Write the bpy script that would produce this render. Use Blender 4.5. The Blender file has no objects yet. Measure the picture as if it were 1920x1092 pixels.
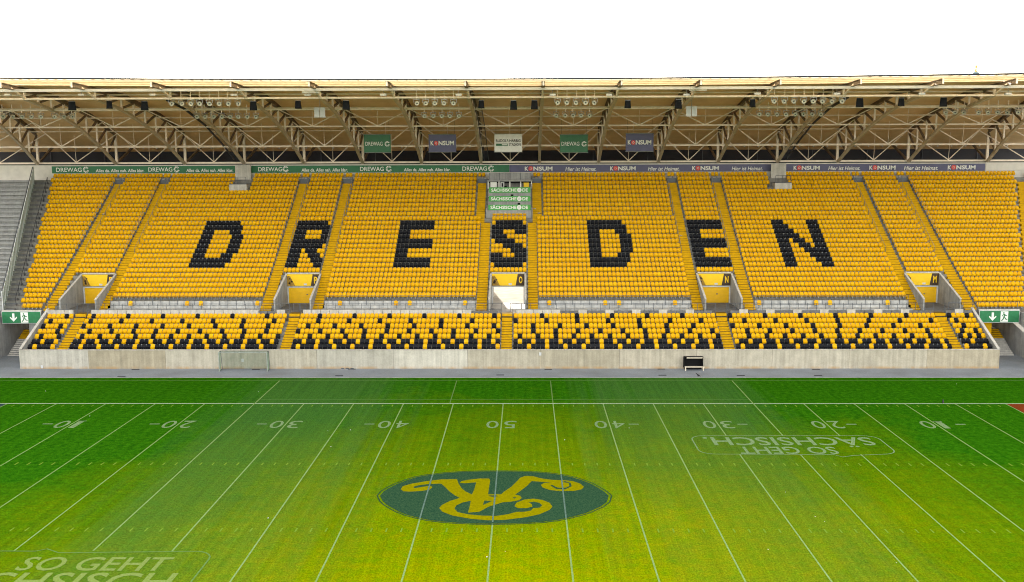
import bpy, bmesh, math, random
import numpy as np
from mathutils import Vector, Matrix, geometry
random.seed(7); rng = np.random.default_rng(7)
scene = bpy.context.scene
C = scene.collection

# ------------------------------------------------------------------ camera, light, exposure
IW, IH, FPX = 1920.0, 1092.0, 1867.5
CAM = Vector((2.037, -89.03, 22.403)); YAW, PITCH, ROLL = .0134, .1337, -.0031
cy_, sy_, cp_, sp_ = math.cos(YAW), math.sin(YAW), math.cos(PITCH), math.sin(PITCH)
FW = Vector((-sy_*cp_, cy_*cp_, -sp_)); R0 = Vector((cy_, sy_, 0)); U0 = R0.cross(FW)
RT = math.cos(ROLL)*R0 + math.sin(ROLL)*U0; UP = -math.sin(ROLL)*R0 + math.cos(ROLL)*U0
cd = bpy.data.cameras.new('camera'); cam = bpy.data.objects.new('camera', cd); C.objects.link(cam)
cd.sensor_width = 36; cd.lens = 36*FPX/IW; cd.clip_start = .5; cd.clip_end = 6000
cam.matrix_world = Matrix(((RT.x, UP.x, -FW.x, CAM.x), (RT.y, UP.y, -FW.y, CAM.y), (RT.z, UP.z, -FW.z, CAM.z), (0, 0, 0, 1)))
scene.camera = cam

SUN_ELEV, SUN_AZ = math.radians(14), math.radians(-8)     # low evening sun behind the stand: everything in view lies in open shade
world = bpy.data.worlds.new('World'); scene.world = world; world.use_nodes = True
wn = world.node_tree; wn.nodes.clear()
wo = wn.nodes.new('ShaderNodeOutputWorld'); bg = wn.nodes.new('ShaderNodeBackground'); sk = wn.nodes.new('ShaderNodeTexSky')
sk.sky_type = 'NISHITA'; sk.sun_disc = False; sk.sun_elevation = SUN_ELEV; sk.sun_rotation = SUN_AZ
sk.dust_density = 3.0; sk.air_density = 1.0; sk.ozone_density = 1.0
hs = wn.nodes.new('ShaderNodeHueSaturation'); hs.inputs['Saturation'].default_value = .30
wmx = wn.nodes.new('ShaderNodeMix'); wmx.data_type = 'RGBA'; wmx.blend_type = 'MULTIPLY'; wmx.inputs[0].default_value = 1
wmx.inputs[7].default_value = (1.0, .94, .83, 1)
wn.links.new(sk.outputs[0], hs.inputs['Color']); wn.links.new(hs.outputs[0], wmx.inputs[6])
wn.links.new(wmx.outputs[2], bg.inputs[0]); bg.inputs[1].default_value = .15
wn.links.new(bg.outputs[0], wo.inputs[0])
sd = bpy.data.lights.new('sun', 'SUN'); sd.energy = 3.0; sd.angle = math.radians(.5); sd.color = (1, .9, .76)
sun = bpy.data.objects.new('sun', sd); C.objects.link(sun)
ldir = Vector((-math.sin(SUN_AZ)*math.cos(SUN_ELEV), -math.cos(SUN_AZ)*math.cos(SUN_ELEV), -math.sin(SUN_ELEV)))
sun.rotation_euler = ldir.to_track_quat('-Z', 'Y').to_euler(); sun.location = (0, 300, 120)
vs = scene.view_settings; vs.view_transform = 'Standard'; vs.look = 'None'; vs.gamma = 1; vs.use_curve_mapping = False
vs.exposure = 2.85
scene.cycles.filter_width = 1.05

# ------------------------------------------------------------------ helpers
def ray(x, y): return FW*FPX + RT*(x-IW/2) + UP*(IH/2-y)
def atY(x, y, Y): d = ray(x, y); return CAM + d*((Y-CAM.y)/d.y)
def atZ(x, y, Z=0): d = ray(x, y); return CAM + d*((Z-CAM.z)/d.z)

class MB:
    def __init__(s): s.v = []; s.f = []; s.m = []
    def add(s, vs, fs, m=0):
        o = len(s.v); s.v += [tuple(p) for p in vs]
        for f in fs: s.f.append([i+o for i in f]); s.m.append(m)
        return s
    def box(s, x0, x1, y0, y1, z0, z1, m=0):
        v = [(x0,y0,z0),(x1,y0,z0),(x1,y1,z0),(x0,y1,z0),(x0,y0,z1),(x1,y0,z1),(x1,y1,z1),(x0,y1,z1)]
        return s.add(v, [(0,3,2,1),(4,5,6,7),(0,1,5,4),(1,2,6,5),(2,3,7,6),(3,0,4,7)], m)
    def hexa(s, v, m=0):
        return s.add(v, [(0,3,2,1),(4,5,6,7),(0,1,5,4),(1,2,6,5),(2,3,7,6),(3,0,4,7)], m)
    def bar(s, p, q, w, h=None, m=0):
        """rectangular bar from p to q: w across, h in the upright direction"""
        h = h or w; p, q = Vector(p), Vector(q); d = (q-p).normalized()
        up = Vector((0,0,1)) if abs(d.z) < .95 else Vector((0,1,0))
        a = d.cross(up).normalized()*(w/2); b = a.cross(d).normalized()*(h/2)
        v = [p-a-b, p+a-b, q+a-b, q-a-b, p-a+b, p+a+b, q+a+b, q-a+b]
        return s.hexa(v, m)
    def tube(s, p, q, r, n=6, r2=None, m=0):
        r2 = r if r2 is None else r2
        p, q = Vector(p), Vector(q); d = (q-p).normalized()
        a = d.orthogonal().normalized(); b = d.cross(a)
        v = [p+(a*math.cos(t)+b*math.sin(t))*r for t in [2*math.pi*i/n for i in range(n)]]
        v += [q+(a*math.cos(t)+b*math.sin(t))*r2 for t in [2*math.pi*i/n for i in range(n)]]
        f = [(i, (i+1) % n, n+(i+1) % n, n+i) for i in range(n)]+[tuple(range(n-1,-1,-1)), tuple(range(n, 2*n))]
        return s.add(v, f, m)
    def prism(s, pts, off, m=0):
        """closed outline pts (3D, any polygon) swept by off"""
        off = Vector(off); n = len(pts); P = [Vector(p) for p in pts]
        tr = geometry.tessellate_polygon([P])
        s.add(P+[p+off for p in P], [(i, (i+1) % n, n+(i+1) % n, n+i) for i in range(n)]+[tuple(t) for t in tr]+[tuple(i+n for i in reversed(t)) for t in tr], m)
        return s
    def flat(s, pts, m=0):
        P = [Vector(p) for p in pts]; tr = geometry.tessellate_polygon([P])
        fs = []
        for t in tr:
            a, b, c = (P[i] for i in t)
            fs.append(t if (b-a).cross(c-a).z >= 0 else t[::-1])
        return s.add(P, fs, m)
    def mesh(s, name, mats, smooth=False):
        me = bpy.data.meshes.new(name); me.from_pydata(s.v, [], s.f)
        for m in (mats if isinstance(mats, (list, tuple)) else [mats]): me.materials.append(m)
        me.polygons.foreach_set('material_index', s.m)
        bm = bmesh.new(); bm.from_mesh(me)
        if not s.nofix: bmesh.ops.recalc_face_normals(bm, faces=bm.faces)
        bm.to_mesh(me); bm.free()
        if smooth: me.shade_smooth()
        me.update(); return me
    nofix = False
    def build(s, name, mats, parent=None, loc=None, smooth=False):
        return obj(name, s.mesh(name, mats, smooth), parent, loc)

def obj(name, me, parent=None, loc=None):
    o = bpy.data.objects.new(name, me); C.objects.link(o)
    if parent is not None: o.parent = parent
    if loc is not None: o.location = loc
    return o
def tag(o, label=None, cat=None, group=None, kind=None):
    for k, v in (('label', label), ('category', cat), ('group', group), ('kind', kind)):
        if v: o[k] = v
    return o
def thing(name, label, cat, loc=(0,0,0), group=None):
    return tag(obj(name, None, None, loc), label, cat, group)
def copy_tree(o, parent=None, loc=None):
    c = o.copy(); C.objects.link(c); c.parent = parent
    if loc is not None: c.location = loc
    for ch in o.children: copy_tree(ch, c)
    return c
ORD = ('first second third fourth fifth sixth seventh eighth ninth tenth eleventh twelfth thirteenth fourteenth fifteenth sixteenth seventeenth '
       'eighteenth nineteenth twentieth twenty-first twenty-second twenty-third twenty-fourth twenty-fifth twenty-sixth twenty-seventh').split()

# ------------------------------------------------------------------ materials
def mat(name, col, rough=.6, metal=0, var=0, vscale=3, bump=0, bscale=20, spec=.4, coat=0):
    m = bpy.data.materials.new(name); m.use_nodes = True; nt = m.node_tree; b = nt.nodes['Principled BSDF']
    b.inputs['Roughness'].default_value = rough; b.inputs['Metallic'].default_value = metal
    b.inputs['Specular IOR Level'].default_value = spec
    b.inputs['Base Color'].default_value = (*col, 1)
    if var or bump:
        tc = nt.nodes.new('ShaderNodeNewGeometry')
    if var:
        n = nt.nodes.new('ShaderNodeTexNoise'); n.inputs['Scale'].default_value = vscale; n.inputs['Detail'].default_value = 5
        nt.links.new(tc.outputs['Position'], n.inputs['Vector'])
        r = nt.nodes.new('ShaderNodeMapRange'); r.inputs[1].default_value = .3; r.inputs[2].default_value = .7
        r.inputs[3].default_value = 1-var; r.inputs[4].default_value = 1+var
        nt.links.new(n.outputs['Fac'], r.inputs[0])
        x = nt.nodes.new('ShaderNodeMix'); x.data_type = 'RGBA'; x.blend_type = 'MULTIPLY'; x.inputs[0].default_value = 1
        x.inputs[6].default_value = (*col, 1); nt.links.new(r.outputs[0], x.inputs[7]); nt.links.new(x.outputs[2], b.inputs['Base Color'])
    if bump:
        n2 = nt.nodes.new('ShaderNodeTexNoise'); n2.inputs['Scale'].default_value = bscale; n2.inputs['Detail'].default_value = 4
        nt.links.new(tc.outputs['Position'], n2.inputs['Vector'])
        bp = nt.nodes.new('ShaderNodeBump'); bp.inputs['Strength'].default_value = bump
        nt.links.new(n2.outputs['Fac'], bp.inputs['Height']); nt.links.new(bp.outputs[0], b.inputs['Normal'])
    return m
class NT:
    """small helper to wire node trees"""
    def __init__(s, name):
        s.m = bpy.data.materials.new(name); s.m.use_nodes = True; s.t = s.m.node_tree; s.b = s.t.nodes['Principled BSDF']
        s.pos = s.t.nodes.new('ShaderNodeNewGeometry').outputs['Position']
    def lk(s, a, b): s.t.links.new(a, b)
    def noise(s, scale, detail=4, stretch=None, rough=.5):
        v = s.pos
        if stretch:
            mp = s.t.nodes.new('ShaderNodeMapping'); mp.inputs['Scale'].default_value = stretch; s.lk(v, mp.inputs['Vector']); v = mp.outputs[0]
        n = s.t.nodes.new('ShaderNodeTexNoise'); n.inputs['Scale'].default_value = scale; n.inputs['Detail'].default_value = detail
        n.inputs['Roughness'].default_value = rough
        s.lk(v, n.inputs['Vector']); return n.outputs['Fac']
    def rng(s, a, lo, hi, o0=0, o1=1):
        r = s.t.nodes.new('ShaderNodeMapRange'); s.lk(a, r.inputs[0])
        for i, v in enumerate((lo, hi, o0, o1)): r.inputs[i+1].default_value = v
        return r.outputs[0]
    def math(s, op, a, b=None, c=None):
        n = s.t.nodes.new('ShaderNodeMath'); n.operation = op
        for i, v in enumerate((a, b, c)):
            if v is None: continue
            if isinstance(v, (int, float)): n.inputs[i].default_value = v
            else: s.lk(v, n.inputs[i])
        return n.outputs[0]
    def mix(s, f, a, b, mode='MIX'):
        x = s.t.nodes.new('ShaderNodeMix'); x.data_type = 'RGBA'; x.blend_type = mode
        for i, v in ((0, f), (6, a), (7, b)):
            if isinstance(v, (int, float)): x.inputs[i].default_value = v
            elif isinstance(v, tuple): x.inputs[i].default_value = (*v, 1)
            else: s.lk(v, x.inputs[i])
        return x.outputs[2]
    def xyz(s):
        n = s.t.nodes.new('ShaderNodeSeparateXYZ'); s.lk(s.pos, n.inputs[0]); return n.outputs
    def bump(s, h, st, dist=.02):
        b = s.t.nodes.new('ShaderNodeBump'); b.inputs['Strength'].default_value = st; b.inputs['Distance'].default_value = dist
        s.lk(h, b.inputs['Height']); s.lk(b.outputs[0], s.b.inputs['Normal'])
    def done(s, col, rough=.8, spec=.3):
        if col is not None: s.lk(col, s.b.inputs['Base Color'])
        s.b.inputs['Roughness'].default_value = rough; s.b.inputs['Specular IOR Level'].default_value = spec; return s.m

# grass: vignette and stand shade painted into the colour, dark green edges to bright yellow middle, mown in bands, mottled at every scale
n = NT('grass'); X, Y, Z = n.xyz()
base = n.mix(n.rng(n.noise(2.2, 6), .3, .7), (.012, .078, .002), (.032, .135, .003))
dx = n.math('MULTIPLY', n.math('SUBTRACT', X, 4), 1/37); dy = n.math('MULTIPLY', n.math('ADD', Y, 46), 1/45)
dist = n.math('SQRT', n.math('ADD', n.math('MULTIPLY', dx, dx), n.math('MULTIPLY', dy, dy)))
vig = n.math('SUBTRACT', 1.15, dist)
vig = n.math('ADD', vig, n.math('MULTIPLY', n.math('SUBTRACT', n.noise(.09, 3), .5), .6))
vig = n.math('ADD', vig, n.math('MULTIPLY', n.math('SUBTRACT', n.noise(.5, 6), .5), .3))
vigf = n.rng(vig, .0, 1.0, 0, 1)
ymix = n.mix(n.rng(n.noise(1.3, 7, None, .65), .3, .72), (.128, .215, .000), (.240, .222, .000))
col = n.mix(vigf, base, ymix)
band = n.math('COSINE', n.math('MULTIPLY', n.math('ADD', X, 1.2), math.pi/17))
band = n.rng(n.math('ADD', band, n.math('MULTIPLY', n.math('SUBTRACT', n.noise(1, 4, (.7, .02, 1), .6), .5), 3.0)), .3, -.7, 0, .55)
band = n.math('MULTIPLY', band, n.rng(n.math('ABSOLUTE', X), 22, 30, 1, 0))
col = n.mix(n.math('MULTIPLY', band, n.rng(vigf, 0, .9, 1, .15)), col, (.055, .125, .030))
streak = n.rng(n.noise(1, 4, (3.2, .05, 1), .6), .35, .70, .88, 1.10)
col = n.mix(1., col, streak, 'MULTIPLY')
fine = n.rng(n.noise(10, 6, (1, .55, 1), .8), .34, .66, .52, 1.5)
col = n.mix(1., col, fine, 'MULTIPLY')
n.bump(n.noise(16, 4), .5, .04)
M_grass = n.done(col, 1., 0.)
def worn_paint(name, c, green=(.05, .12, .01), lo=.36, hi=.62, amt=.85):
    n = NT(name); f = n.rng(n.noise(9, 6, None, .7), lo, hi, amt, .18)
    return n.done(n.mix(f, green, c), 1., 0.)
M_line = worn_paint('line_paint', (.55, .64, .50), (.10, .18, .04), .38, .7, .95)
M_yard = worn_paint('yard_line_paint', (.25, .36, .15), (.09, .16, .01), .38, .7, .85)
M_hash = worn_paint('hash_paint', (.19, .31, .04), (.09, .15, .005), .38, .7, .8)
M_slog = worn_paint('worn_slogan_paint', (.24, .31, .12), (.11, .17, .005), .36, .66, .7)
M_faint = worn_paint('faint_line_paint', (.20, .32, .12), lo=.3, hi=.7, amt=.6)
M_num = worn_paint('number_paint', (.27, .36, .21), lo=.38, hi=.66, amt=.75)
M_navy = worn_paint('navy_turf_paint', (.018, .022, .09), (.03, .07, .02))
M_red = worn_paint('red_turf_paint', (.26, .010, .012), (.06, .06, .01))
M_emb = worn_paint('dark_emblem_paint', (.010, .042, .024), (.060, .115, .050), .40, .72, .97)
M_over = worn_paint('line_over_emblem', (.16, .24, .20), (.03, .07, .05), .35, .65, .8)
n = NT('emblem_gold_turf'); M_gold_turf = n.done(n.mix(n.rng(n.noise(5, 6, None, .7), .3, .7), (.15, .14, .001), (.25, .215, .001)), 1., 0.)
n = NT('asphalt'); c = n.mix(n.rng(n.noise(6, 6, None, .7), .3, .7), (.175, .195, .225), (.27, .295, .33))
c = n.mix(n.rng(n.noise(.35, 4), .4, .7, 0, .5), c, (.14, .145, .155)); n.bump(n.noise(40, 3), .3); M_path = n.done(c, .9, .2)
M_ground = mat('ground_gravel', (.16, .155, .14), .95, var=.25, vscale=.5)
def concrete(name, c0, c1, streaks=True, rust=0.0, obcol=False):
    n = NT(name); X, Y, Z = n.xyz()
    c = n.mix(n.rng(n.noise(1.2, 6), .3, .7), c0, c1)
    if obcol:
        oi = n.t.nodes.new('ShaderNodeObjectInfo'); c = n.mix(1., c, oi.outputs['Color'], 'MULTIPLY')
    if streaks:
        c = n.mix(1., c, n.rng(n.noise(1, 5, (3.0, 3.0, .12), .65), .3, .72, .74, 1.12), 'MULTIPLY')
        c = n.mix(1., c, n.rng(n.noise(7, 4), .25, .7, .88, 1.06), 'MULTIPLY')
    if rust:
        f = n.math('MULTIPLY', n.rng(Z, .05, .34, rust, 0), n.rng(n.noise(.9, 4, (1, 1, .3)), .35, .6))
        c = n.mix(f, c, (.42, .24, .08))
    n.bump(n.noise(14, 5), .25); return n.done(c, .85, .25)
M_conc = concrete('concrete', (.30, .30, .30), (.40, .40, .395))
M_tread = concrete('terrace_concrete', (.19, .185, .17), (.27, .26, .24))
M_conc_dk = concrete('dark_concrete', (.13, .13, .135), (.19, .19, .195))
M_plat = concrete('platform_concrete', (.42, .42, .42), (.54, .535, .52))
M_conc_lt = concrete('pale_concrete', (.50, .47, .43), (.60, .57, .53))
M_panel = concrete('wall_panel_concrete', (.43, .405, .355), (.53, .50, .445), True, .75, True)
def plastic(name, c, fade_c, rough=.42):
    n = NT(name); a = n.t.nodes.new('ShaderNodeAttribute'); a.attribute_name = 'fade'
    c2 = n.mix(a.outputs['Fac'], c, fade_c)
    c2 = n.mix(1., c2, n.rng(n.noise(5, 4), .3, .7, .90, 1.06), 'MULTIPLY')
    n.done(c2, rough, .12); return n.m
M_yel = plastic('yellow_seat_plastic', (.74, .365, .001), (.80, .45, .003))
M_blk = plastic('black_seat_plastic', (.006, .0065, .010), (.013, .0135, .018), .5)
M_steel = mat('galvanised_steel', (.30, .32, .34), .45, .5, .15, 4)
M_rail = mat('grey_rail_paint', (.10, .11, .13), .5, .2)
n = NT('yellow_step_paint'); c = n.mix(n.rng(n.noise(2.5, 6, None, .65), .35, .75), (.66, .36, .001), (.46, .26, .004)); M_step = n.done(c, .7, .12)
n = NT('dark_step_tread'); c = n.mix(n.rng(n.noise(3.5, 6, None, .65), .3, .7), (.24, .135, .008), (.13, .085, .02)); M_step_top = n.done(c, .8, .1)  # darker brown colour for the step tops
M_cream = mat('cream_steel_paint', (.92, .81, .70), .5, 0, .10, 2)
M_tan = mat('tan_steel_paint', (.58, .49, .36), .55, 0, .12, 2)
M_brown = mat('brown_steel_paint', (.20, .15, .11), .6, 0, .15, 2)
M_black = mat('black_plastic', (.008, .008, .009), .6, bump=.1, spec=.1)
M_grille = mat('speaker_grille', (.014, .015, .018), .8, spec=.08)
M_white = mat('white_paint', (.78, .77, .74), .5, 0, .06, 3)
M_offw = mat('off_white_board', (.66, .63, .58), .6, 0, .08, 1.5)
M_ltgrey = mat('light_grey_sheet', (.55, .56, .57), .45, 0, .06, 2)
M_dark = mat('dark_opening', (.018, .018, .024), .8)
M_louv = mat('dark_louvre', (.035, .036, .05), .6)
M_green = mat('green_banner_vinyl', (.030, .165, .075), .55, 0, .08, 1.2)
M_green2 = mat('hanging_green_vinyl', (.050, .165, .090), .6, 0, .08, 2)
M_blue = mat('slate_blue_vinyl', (.105, .105, .20), .55, 0, .08, 1.2)
M_bright = mat('bright_green_vinyl', (.075, .36, .075), .5, 0, .06, 2)
M_lett = mat('white_lettering', (.80, .80, .77), .6)
M_letd = mat('black_lettering', (.03, .03, .035), .6)
M_disc = mat('red_disc', (.62, .055, .05), .5, 0, .2, 12)
M_sign = mat('yellow_sign', (.80, .50, .004), .5, 0, .05, 3)
M_door = mat('yellow_door', (.82, .47, .003), .5, 0, .06, 2)
M_brownsign = mat('dark_brown_sign', (.045, .026, .015), .55)
M_exit = mat('exit_green', (.020, .170, .065), .55, 0, .15, 3)
M_copper = mat('weathered_copper', (.20, .27, .28), .7, 0, .15, .3)
M_gold = mat('gilding', (.70, .42, .06), .35, .8)
M_stone = mat('tower_stone', (.38, .34, .28), .85, 0, .12, .2)
M_wood = mat('pale_bench_slat', (.66, .58, .46), .6)
M_goal = mat('worn_goal_aluminium', (.30, .33, .30), .6, 0, .2, 4)
M_net = mat('green_net_cord', (.16, .25, .17), .8)
M_paper = mat('paper', (.75, .74, .72), .8)
M_feather = mat('black_feathers', (.012, .012, .015), .6)
M_bench = mat('grey_bench_board', (.34, .34, .345), .7, 0, .2, 2)
n = NT('roof_sheet'); X, Y, Z = n.xyz()
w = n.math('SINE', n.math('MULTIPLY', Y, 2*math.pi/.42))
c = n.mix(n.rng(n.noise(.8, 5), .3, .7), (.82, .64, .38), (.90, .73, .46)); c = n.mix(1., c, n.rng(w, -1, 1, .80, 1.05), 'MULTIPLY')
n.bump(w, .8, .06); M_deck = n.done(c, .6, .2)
t_ = M_deck.node_tree; tl = t_.nodes.new('ShaderNodeBsdfTranslucent'); t_.links.new(c, tl.inputs[0]); ms = t_.nodes.new('ShaderNodeMixShader'); ms.inputs[0].default_value = .095  # slight translucency added so the underside of the metal deck glows
t_.links.new(n.b.outputs[0], ms.inputs[1]); t_.links.new(tl.outputs[0], ms.inputs[2]); t_.links.new(ms.outputs[0], t_.nodes['Material Output'].inputs[0])
def glassy(name, col, trans, rough=.4):
    m = bpy.data.materials.new(name); m.use_nodes = True; t = m.node_tree; b = t.nodes['Principled BSDF']; o = t.nodes['Material Output']
    b.inputs['Base Color'].default_value = (*col, 1); b.inputs['Roughness'].default_value = rough
    tr = t.nodes.new('ShaderNodeBsdfTranslucent'); tr.inputs[0].default_value = (*col, 1)
    mx = t.nodes.new('ShaderNodeMixShader'); mx.inputs[0].default_value = trans
    t.links.new(b.outputs[0], mx.inputs[1]); t.links.new(tr.outputs[0], mx.inputs[2]); t.links.new(mx.outputs[0], o.inputs[0]); return m
M_poly = glassy('translucent_roof_sheet', (.92, .84, .68), .85)
def clear(name, col, a):
    m = bpy.data.materials.new(name); m.use_nodes = True; t = m.node_tree; b = t.nodes['Principled BSDF']; o = t.nodes['Material Output']
    b.inputs['Base Color'].default_value = (*col, 1); b.inputs['Roughness'].default_value = .15
    tr = t.nodes.new('ShaderNodeBsdfTransparent'); tr.inputs[0].default_value = (.85, .92, .87, 1)
    mx = t.nodes.new('ShaderNodeMixShader'); mx.inputs[0].default_value = a
    t.links.new(tr.outputs[0], mx.inputs[1]); t.links.new(b.outputs[0], mx.inputs[2]); t.links.new(mx.outputs[0], o.inputs[0]); return m
M_pane = clear('greenish_glass', (.42, .50, .42), .62)
M_lens = mat('lamp_glass', (.60, .57, .49), .15, 0, 0, spec=.8)
M_refl = mat('lamp_housing', (.62, .60, .55), .3, .6)

# lettering: the built-in font, turned into flat meshes
_txt = {}
def text_mesh(s, shear=0., bold=0.):
    k = (s, shear, bold)
    if k in _txt: return _txt[k]
    cu = bpy.data.curves.new('lettering', 'FONT'); cu.body = s; cu.shear = shear; cu.offset = bold; cu.resolution_u = 3
    o = bpy.data.objects.new('lettering', cu); C.objects.link(o)
    dg = bpy.context.evaluated_depsgraph_get(); dg.update()
    me = bpy.data.meshes.new_from_object(o.evaluated_get(dg)); bpy.data.objects.remove(o)
    v = np.empty(len(me.vertices)*3); me.vertices.foreach_get('co', v); v = v.reshape(-1, 3)
    _txt[k] = (v, [list(p.vertices) for p in me.polygons]); bpy.data.meshes.remove(me)
    return _txt[k]
def put_text(s, origin, ex, ey, w, h, m, parent=None, shear=0., bold=.012, name='lettering'):
    """text s filling w x h from origin along unit vectors ex, ey"""
    v, f = text_mesh(s, shear, bold); lo = v.min(0); hi = v.max(0)
    u = (v[:, 0]-lo[0])/(hi[0]-lo[0])*w; t = (v[:, 1]-lo[1])/(hi[1]-lo[1])*h
    P = np.array(origin)[None]+u[:, None]*np.array(ex)[None]+t[:, None]*np.array(ey)[None]
    me = bpy.data.meshes.new(name); me.from_pydata([tuple(p) for p in P], [], f); me.materials.append(m)
    return obj(name, me, parent)

# ------------------------------------------------------------------ ground, pitch and markings
mb = MB(); mb.box(-900, 900, -400, 1600, -.5, -.03); tag(mb.build('ground', M_ground), kind='structure')
mb = MB(); mb.add([(-80,-115,0),(80,-115,0),(80,11.0,0),(-80,11.0,0)], [(0,1,2,3)]); pitch = tag(mb.build('pitch', M_grass), 'mown grass pitch with painted vignette and yellow middle', kind='structure')
mb = MB(); mb.box(-85, 85, 11.0, 75, -.02, .02); path = tag(mb.build('path', M_path), 'grey asphalt strip between grass and stand', kind='structure')
mb = MB(); mb.box(-80, 80, 10.88, 11.0, -.02, .025); mb.build('kerb', M_conc, path)
mb = MB(); mb.box(-.4, .4, -.12, .12, 0, .03); hm = mb.mesh('drain_cover', M_dark)
for px, py in ((228, 706.5), (636, 705.5), (938, 704), (1242, 704.5), (1389, 705), (1534, 705), (254, 694), (480, 693.5), (660, 693), (1028, 693.5), (1240, 693), (1530, 693.5)):
    obj('drain_cover', hm, path, atZ(px, py)+Vector((0, 0, .021)))
yd = .9144
def gline(name, x0, x1, y0, y1, m, z=.004):
    mb = MB(); mb.add([(x0,y0,z),(x1,y0,z),(x1,y1,z),(x0,y1,z)], [(0,1,2,3)]); return mb.build(name, m, pitch)
gline('sideline', -55, 55, 0, .17, M_line)
gline('coaching_line', -22.9, 22.9, 1.55, 1.63, M_faint)
gline('touchline', -53, 53, 9.55, 9.65, M_faint)
SGR = (15.3, 30.3, -15.6, -10.45); SGL = (-31.2, -15.8, -40.3, -34.5)
for k in range(-10, 11):
    x = k*5*yd; segs = [(-52, 9.5 if abs(k) == 5 else -.0)]
    for bx in (SGR, SGL):
        if bx[0] < x < bx[1]:
            a, b = segs.pop(); segs += [(a, bx[2]), (bx[3], b)]
    for a, b in segs: gline('yard_line', x-.05, x+.05, a, b, M_yard, .008)
for x in (-4.9, 4.57): gline('faint_line', x-.05, x+.05, .2, 9.5, M_faint, .008)
mb = MB(); mb.add([(-.05,-.3,0),(.05,-.3,0),(.05,.3,0),(-.05,.3,0)], [(0,1,2,3)]); hme = mb.mesh('hash_mark', M_hash)
for k in range(-49, 50):
    if k % 5 == 0: continue
    for y in (-.75, -18.1, -31.2):
        if y < -30 and -31 < k*yd < -15.5 and False: continue
        if y < -1 and abs(k*yd) > 47: continue
        obj('hash_mark', hme, pitch, (k*yd, y, .008))
for sx, m in ((-1, M_navy), (1, M_red)):
    x0, x1 = sorted((sx*45.8, sx*54.9)); gline('end_zone', x0, x1, -48.8, -.05, m, .004)
for k in (-4, -3, -2, -1, 0, 1, 2, 3, 4):
    x = k*10*yd; num = str(50-10*abs(k))
    ch = num  # read from the far side: rotated half a turn
    w0 = .5 if ch[0] == '1' else 1.05
    if ch[0] == '1': gline('numeral_foot', x+.12, x+.86, -6.16, -5.98, M_num, .012)
    put_text(ch[0], (x+.23+w0, -6.0, .012), (-1,0,0), (0,-1,0), w0, 2.3, M_num, pitch, bold=0., name='yard_number')
    put_text(ch[1], (x-.22, -6.0, .012), (-1,0,0), (0,-1,0), 1.05, 2.3, M_num, pitch, bold=0., name='yard_number')
    if k:
        s = 1 if k > 0 else -1; xa = x+s*1.62
        x0, x1 = sorted((xa, xa+s*.85)); gline('arrow_dash', x0, x1, -7.15, -6.9, M_num, .012)
def outline(pts, w, name, m, z=.012):
    mb = MB(); P = [Vector((p[0], p[1], z)) for p in pts]; n_ = len(P)
    L = []; Rr = []
    for i in range(n_):
        t = (P[(i+1) % n_]-P[i-1]).normalized(); nn = Vector((-t.y, t.x, 0))*w/2
        L.append(P[i]+nn); Rr.append(P[i]-nn)
    mb.add(L+Rr, [(i, (i+1) % n_, n_+(i+1) % n_, n_+i) for i in range(n_)]); return mb.build(name, m, pitch)
def rnd_rect(x0, x1, y0, y1, r, tail):
    pts = []
    for cx, cy, a0 in ((x1-r, y1-r, 0), (x0+r, y1-r, 90), (x0+r, y0+r, 180), (x1-r, y0+r, 270)):
        for k in range(6):
            a = math.radians(a0+k*18); pts.append((cx+r*math.cos(a), cy+r*math.sin(a)))
        if a0 == tail[0]: pts += tail[1]
    return pts
K = .36806
gR = lambda x, y: atZ(1280+x*K, 690+y*K)
tailR = [tuple(gR(x, y)[:2]) for x, y in ((770,443), (815,455), (870,447))]
outline(rnd_rect(15.35, 30.3, -15.55, -10.5, 1.1, (180, tailR)), .10, 'slogan_frame', M_num)
put_text('SO GEHT', (25.95, -13.6, .012), (-1,0,0), (0,-1,0), 7.5, 1.9, M_num, pitch, name='slogan')
put_text('SÄCHSISCH.', (29.55, -10.95, .012), (-1,0,0), (0,-1,0), 13.3, 2.75, M_num, pitch, name='slogan')
gL = lambda x, y: atZ(x*K, 690+y*K)
tailL = [tuple(gL(x, y)[:2]) for x, y in ((300,943), (240,923), (180,935))]
outline(rnd_rect(-30.9, -15.8, -40.2, -34.55, 1.1, (0, tailL)), .10, 'slogan_frame', M_faint)
put_text('SO GEHT', (-26.1, -37.3, .012), (1,0,0), (0,1,0), 8.3, 1.9, M_slog, pitch, name='slogan')
put_text('SÄCHSISCH.', (-30.2, -39.8, .012), (1,0,0), (0,1,0), 14.0, 2.75, M_slog, pitch, name='slogan')
# centre emblem: dark lens with a gold monogram
gE = lambda p, z: atZ(700+p[0]/4.174, 870+p[1]/4.174, z)
lens = [(30,250),(60,215),(100,190),(170,155),(250,125),(330,100),(420,85),(550,70),(700,60),(850,56),(1000,55),(1150,57),(1300,64),(1400,73),(1500,87),(1580,105),(1650,127),(1720,154),(1780,187),(1830,218),(1865,250),
        (1850,300),(1800,338),(1750,360),(1680,390),(1600,412),(1530,430),(1450,445),(1330,460),(1200,468),(1050,473),(900,475),(780,473),(650,467),(530,458),(420,444),(330,426),(250,404),(180,378),(120,345),(80,320),(50,292)]
emb = obj('centre_emblem', None, pitch)
c0 = gE((945, 265), 0)
W0 = [gE(p, .004) for p in lens]
outline([tuple((c0+(q-c0)*1.0)[:2]) for q in W0],   .09, 'emblem_rim', M_emb, .012).parent = emb
mb = MB(); mb.flat([c0+(q-c0)*.975+Vector((0,0,.012)) for q in W0]); mb.build('emblem_field', M_emb, emb)
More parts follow.
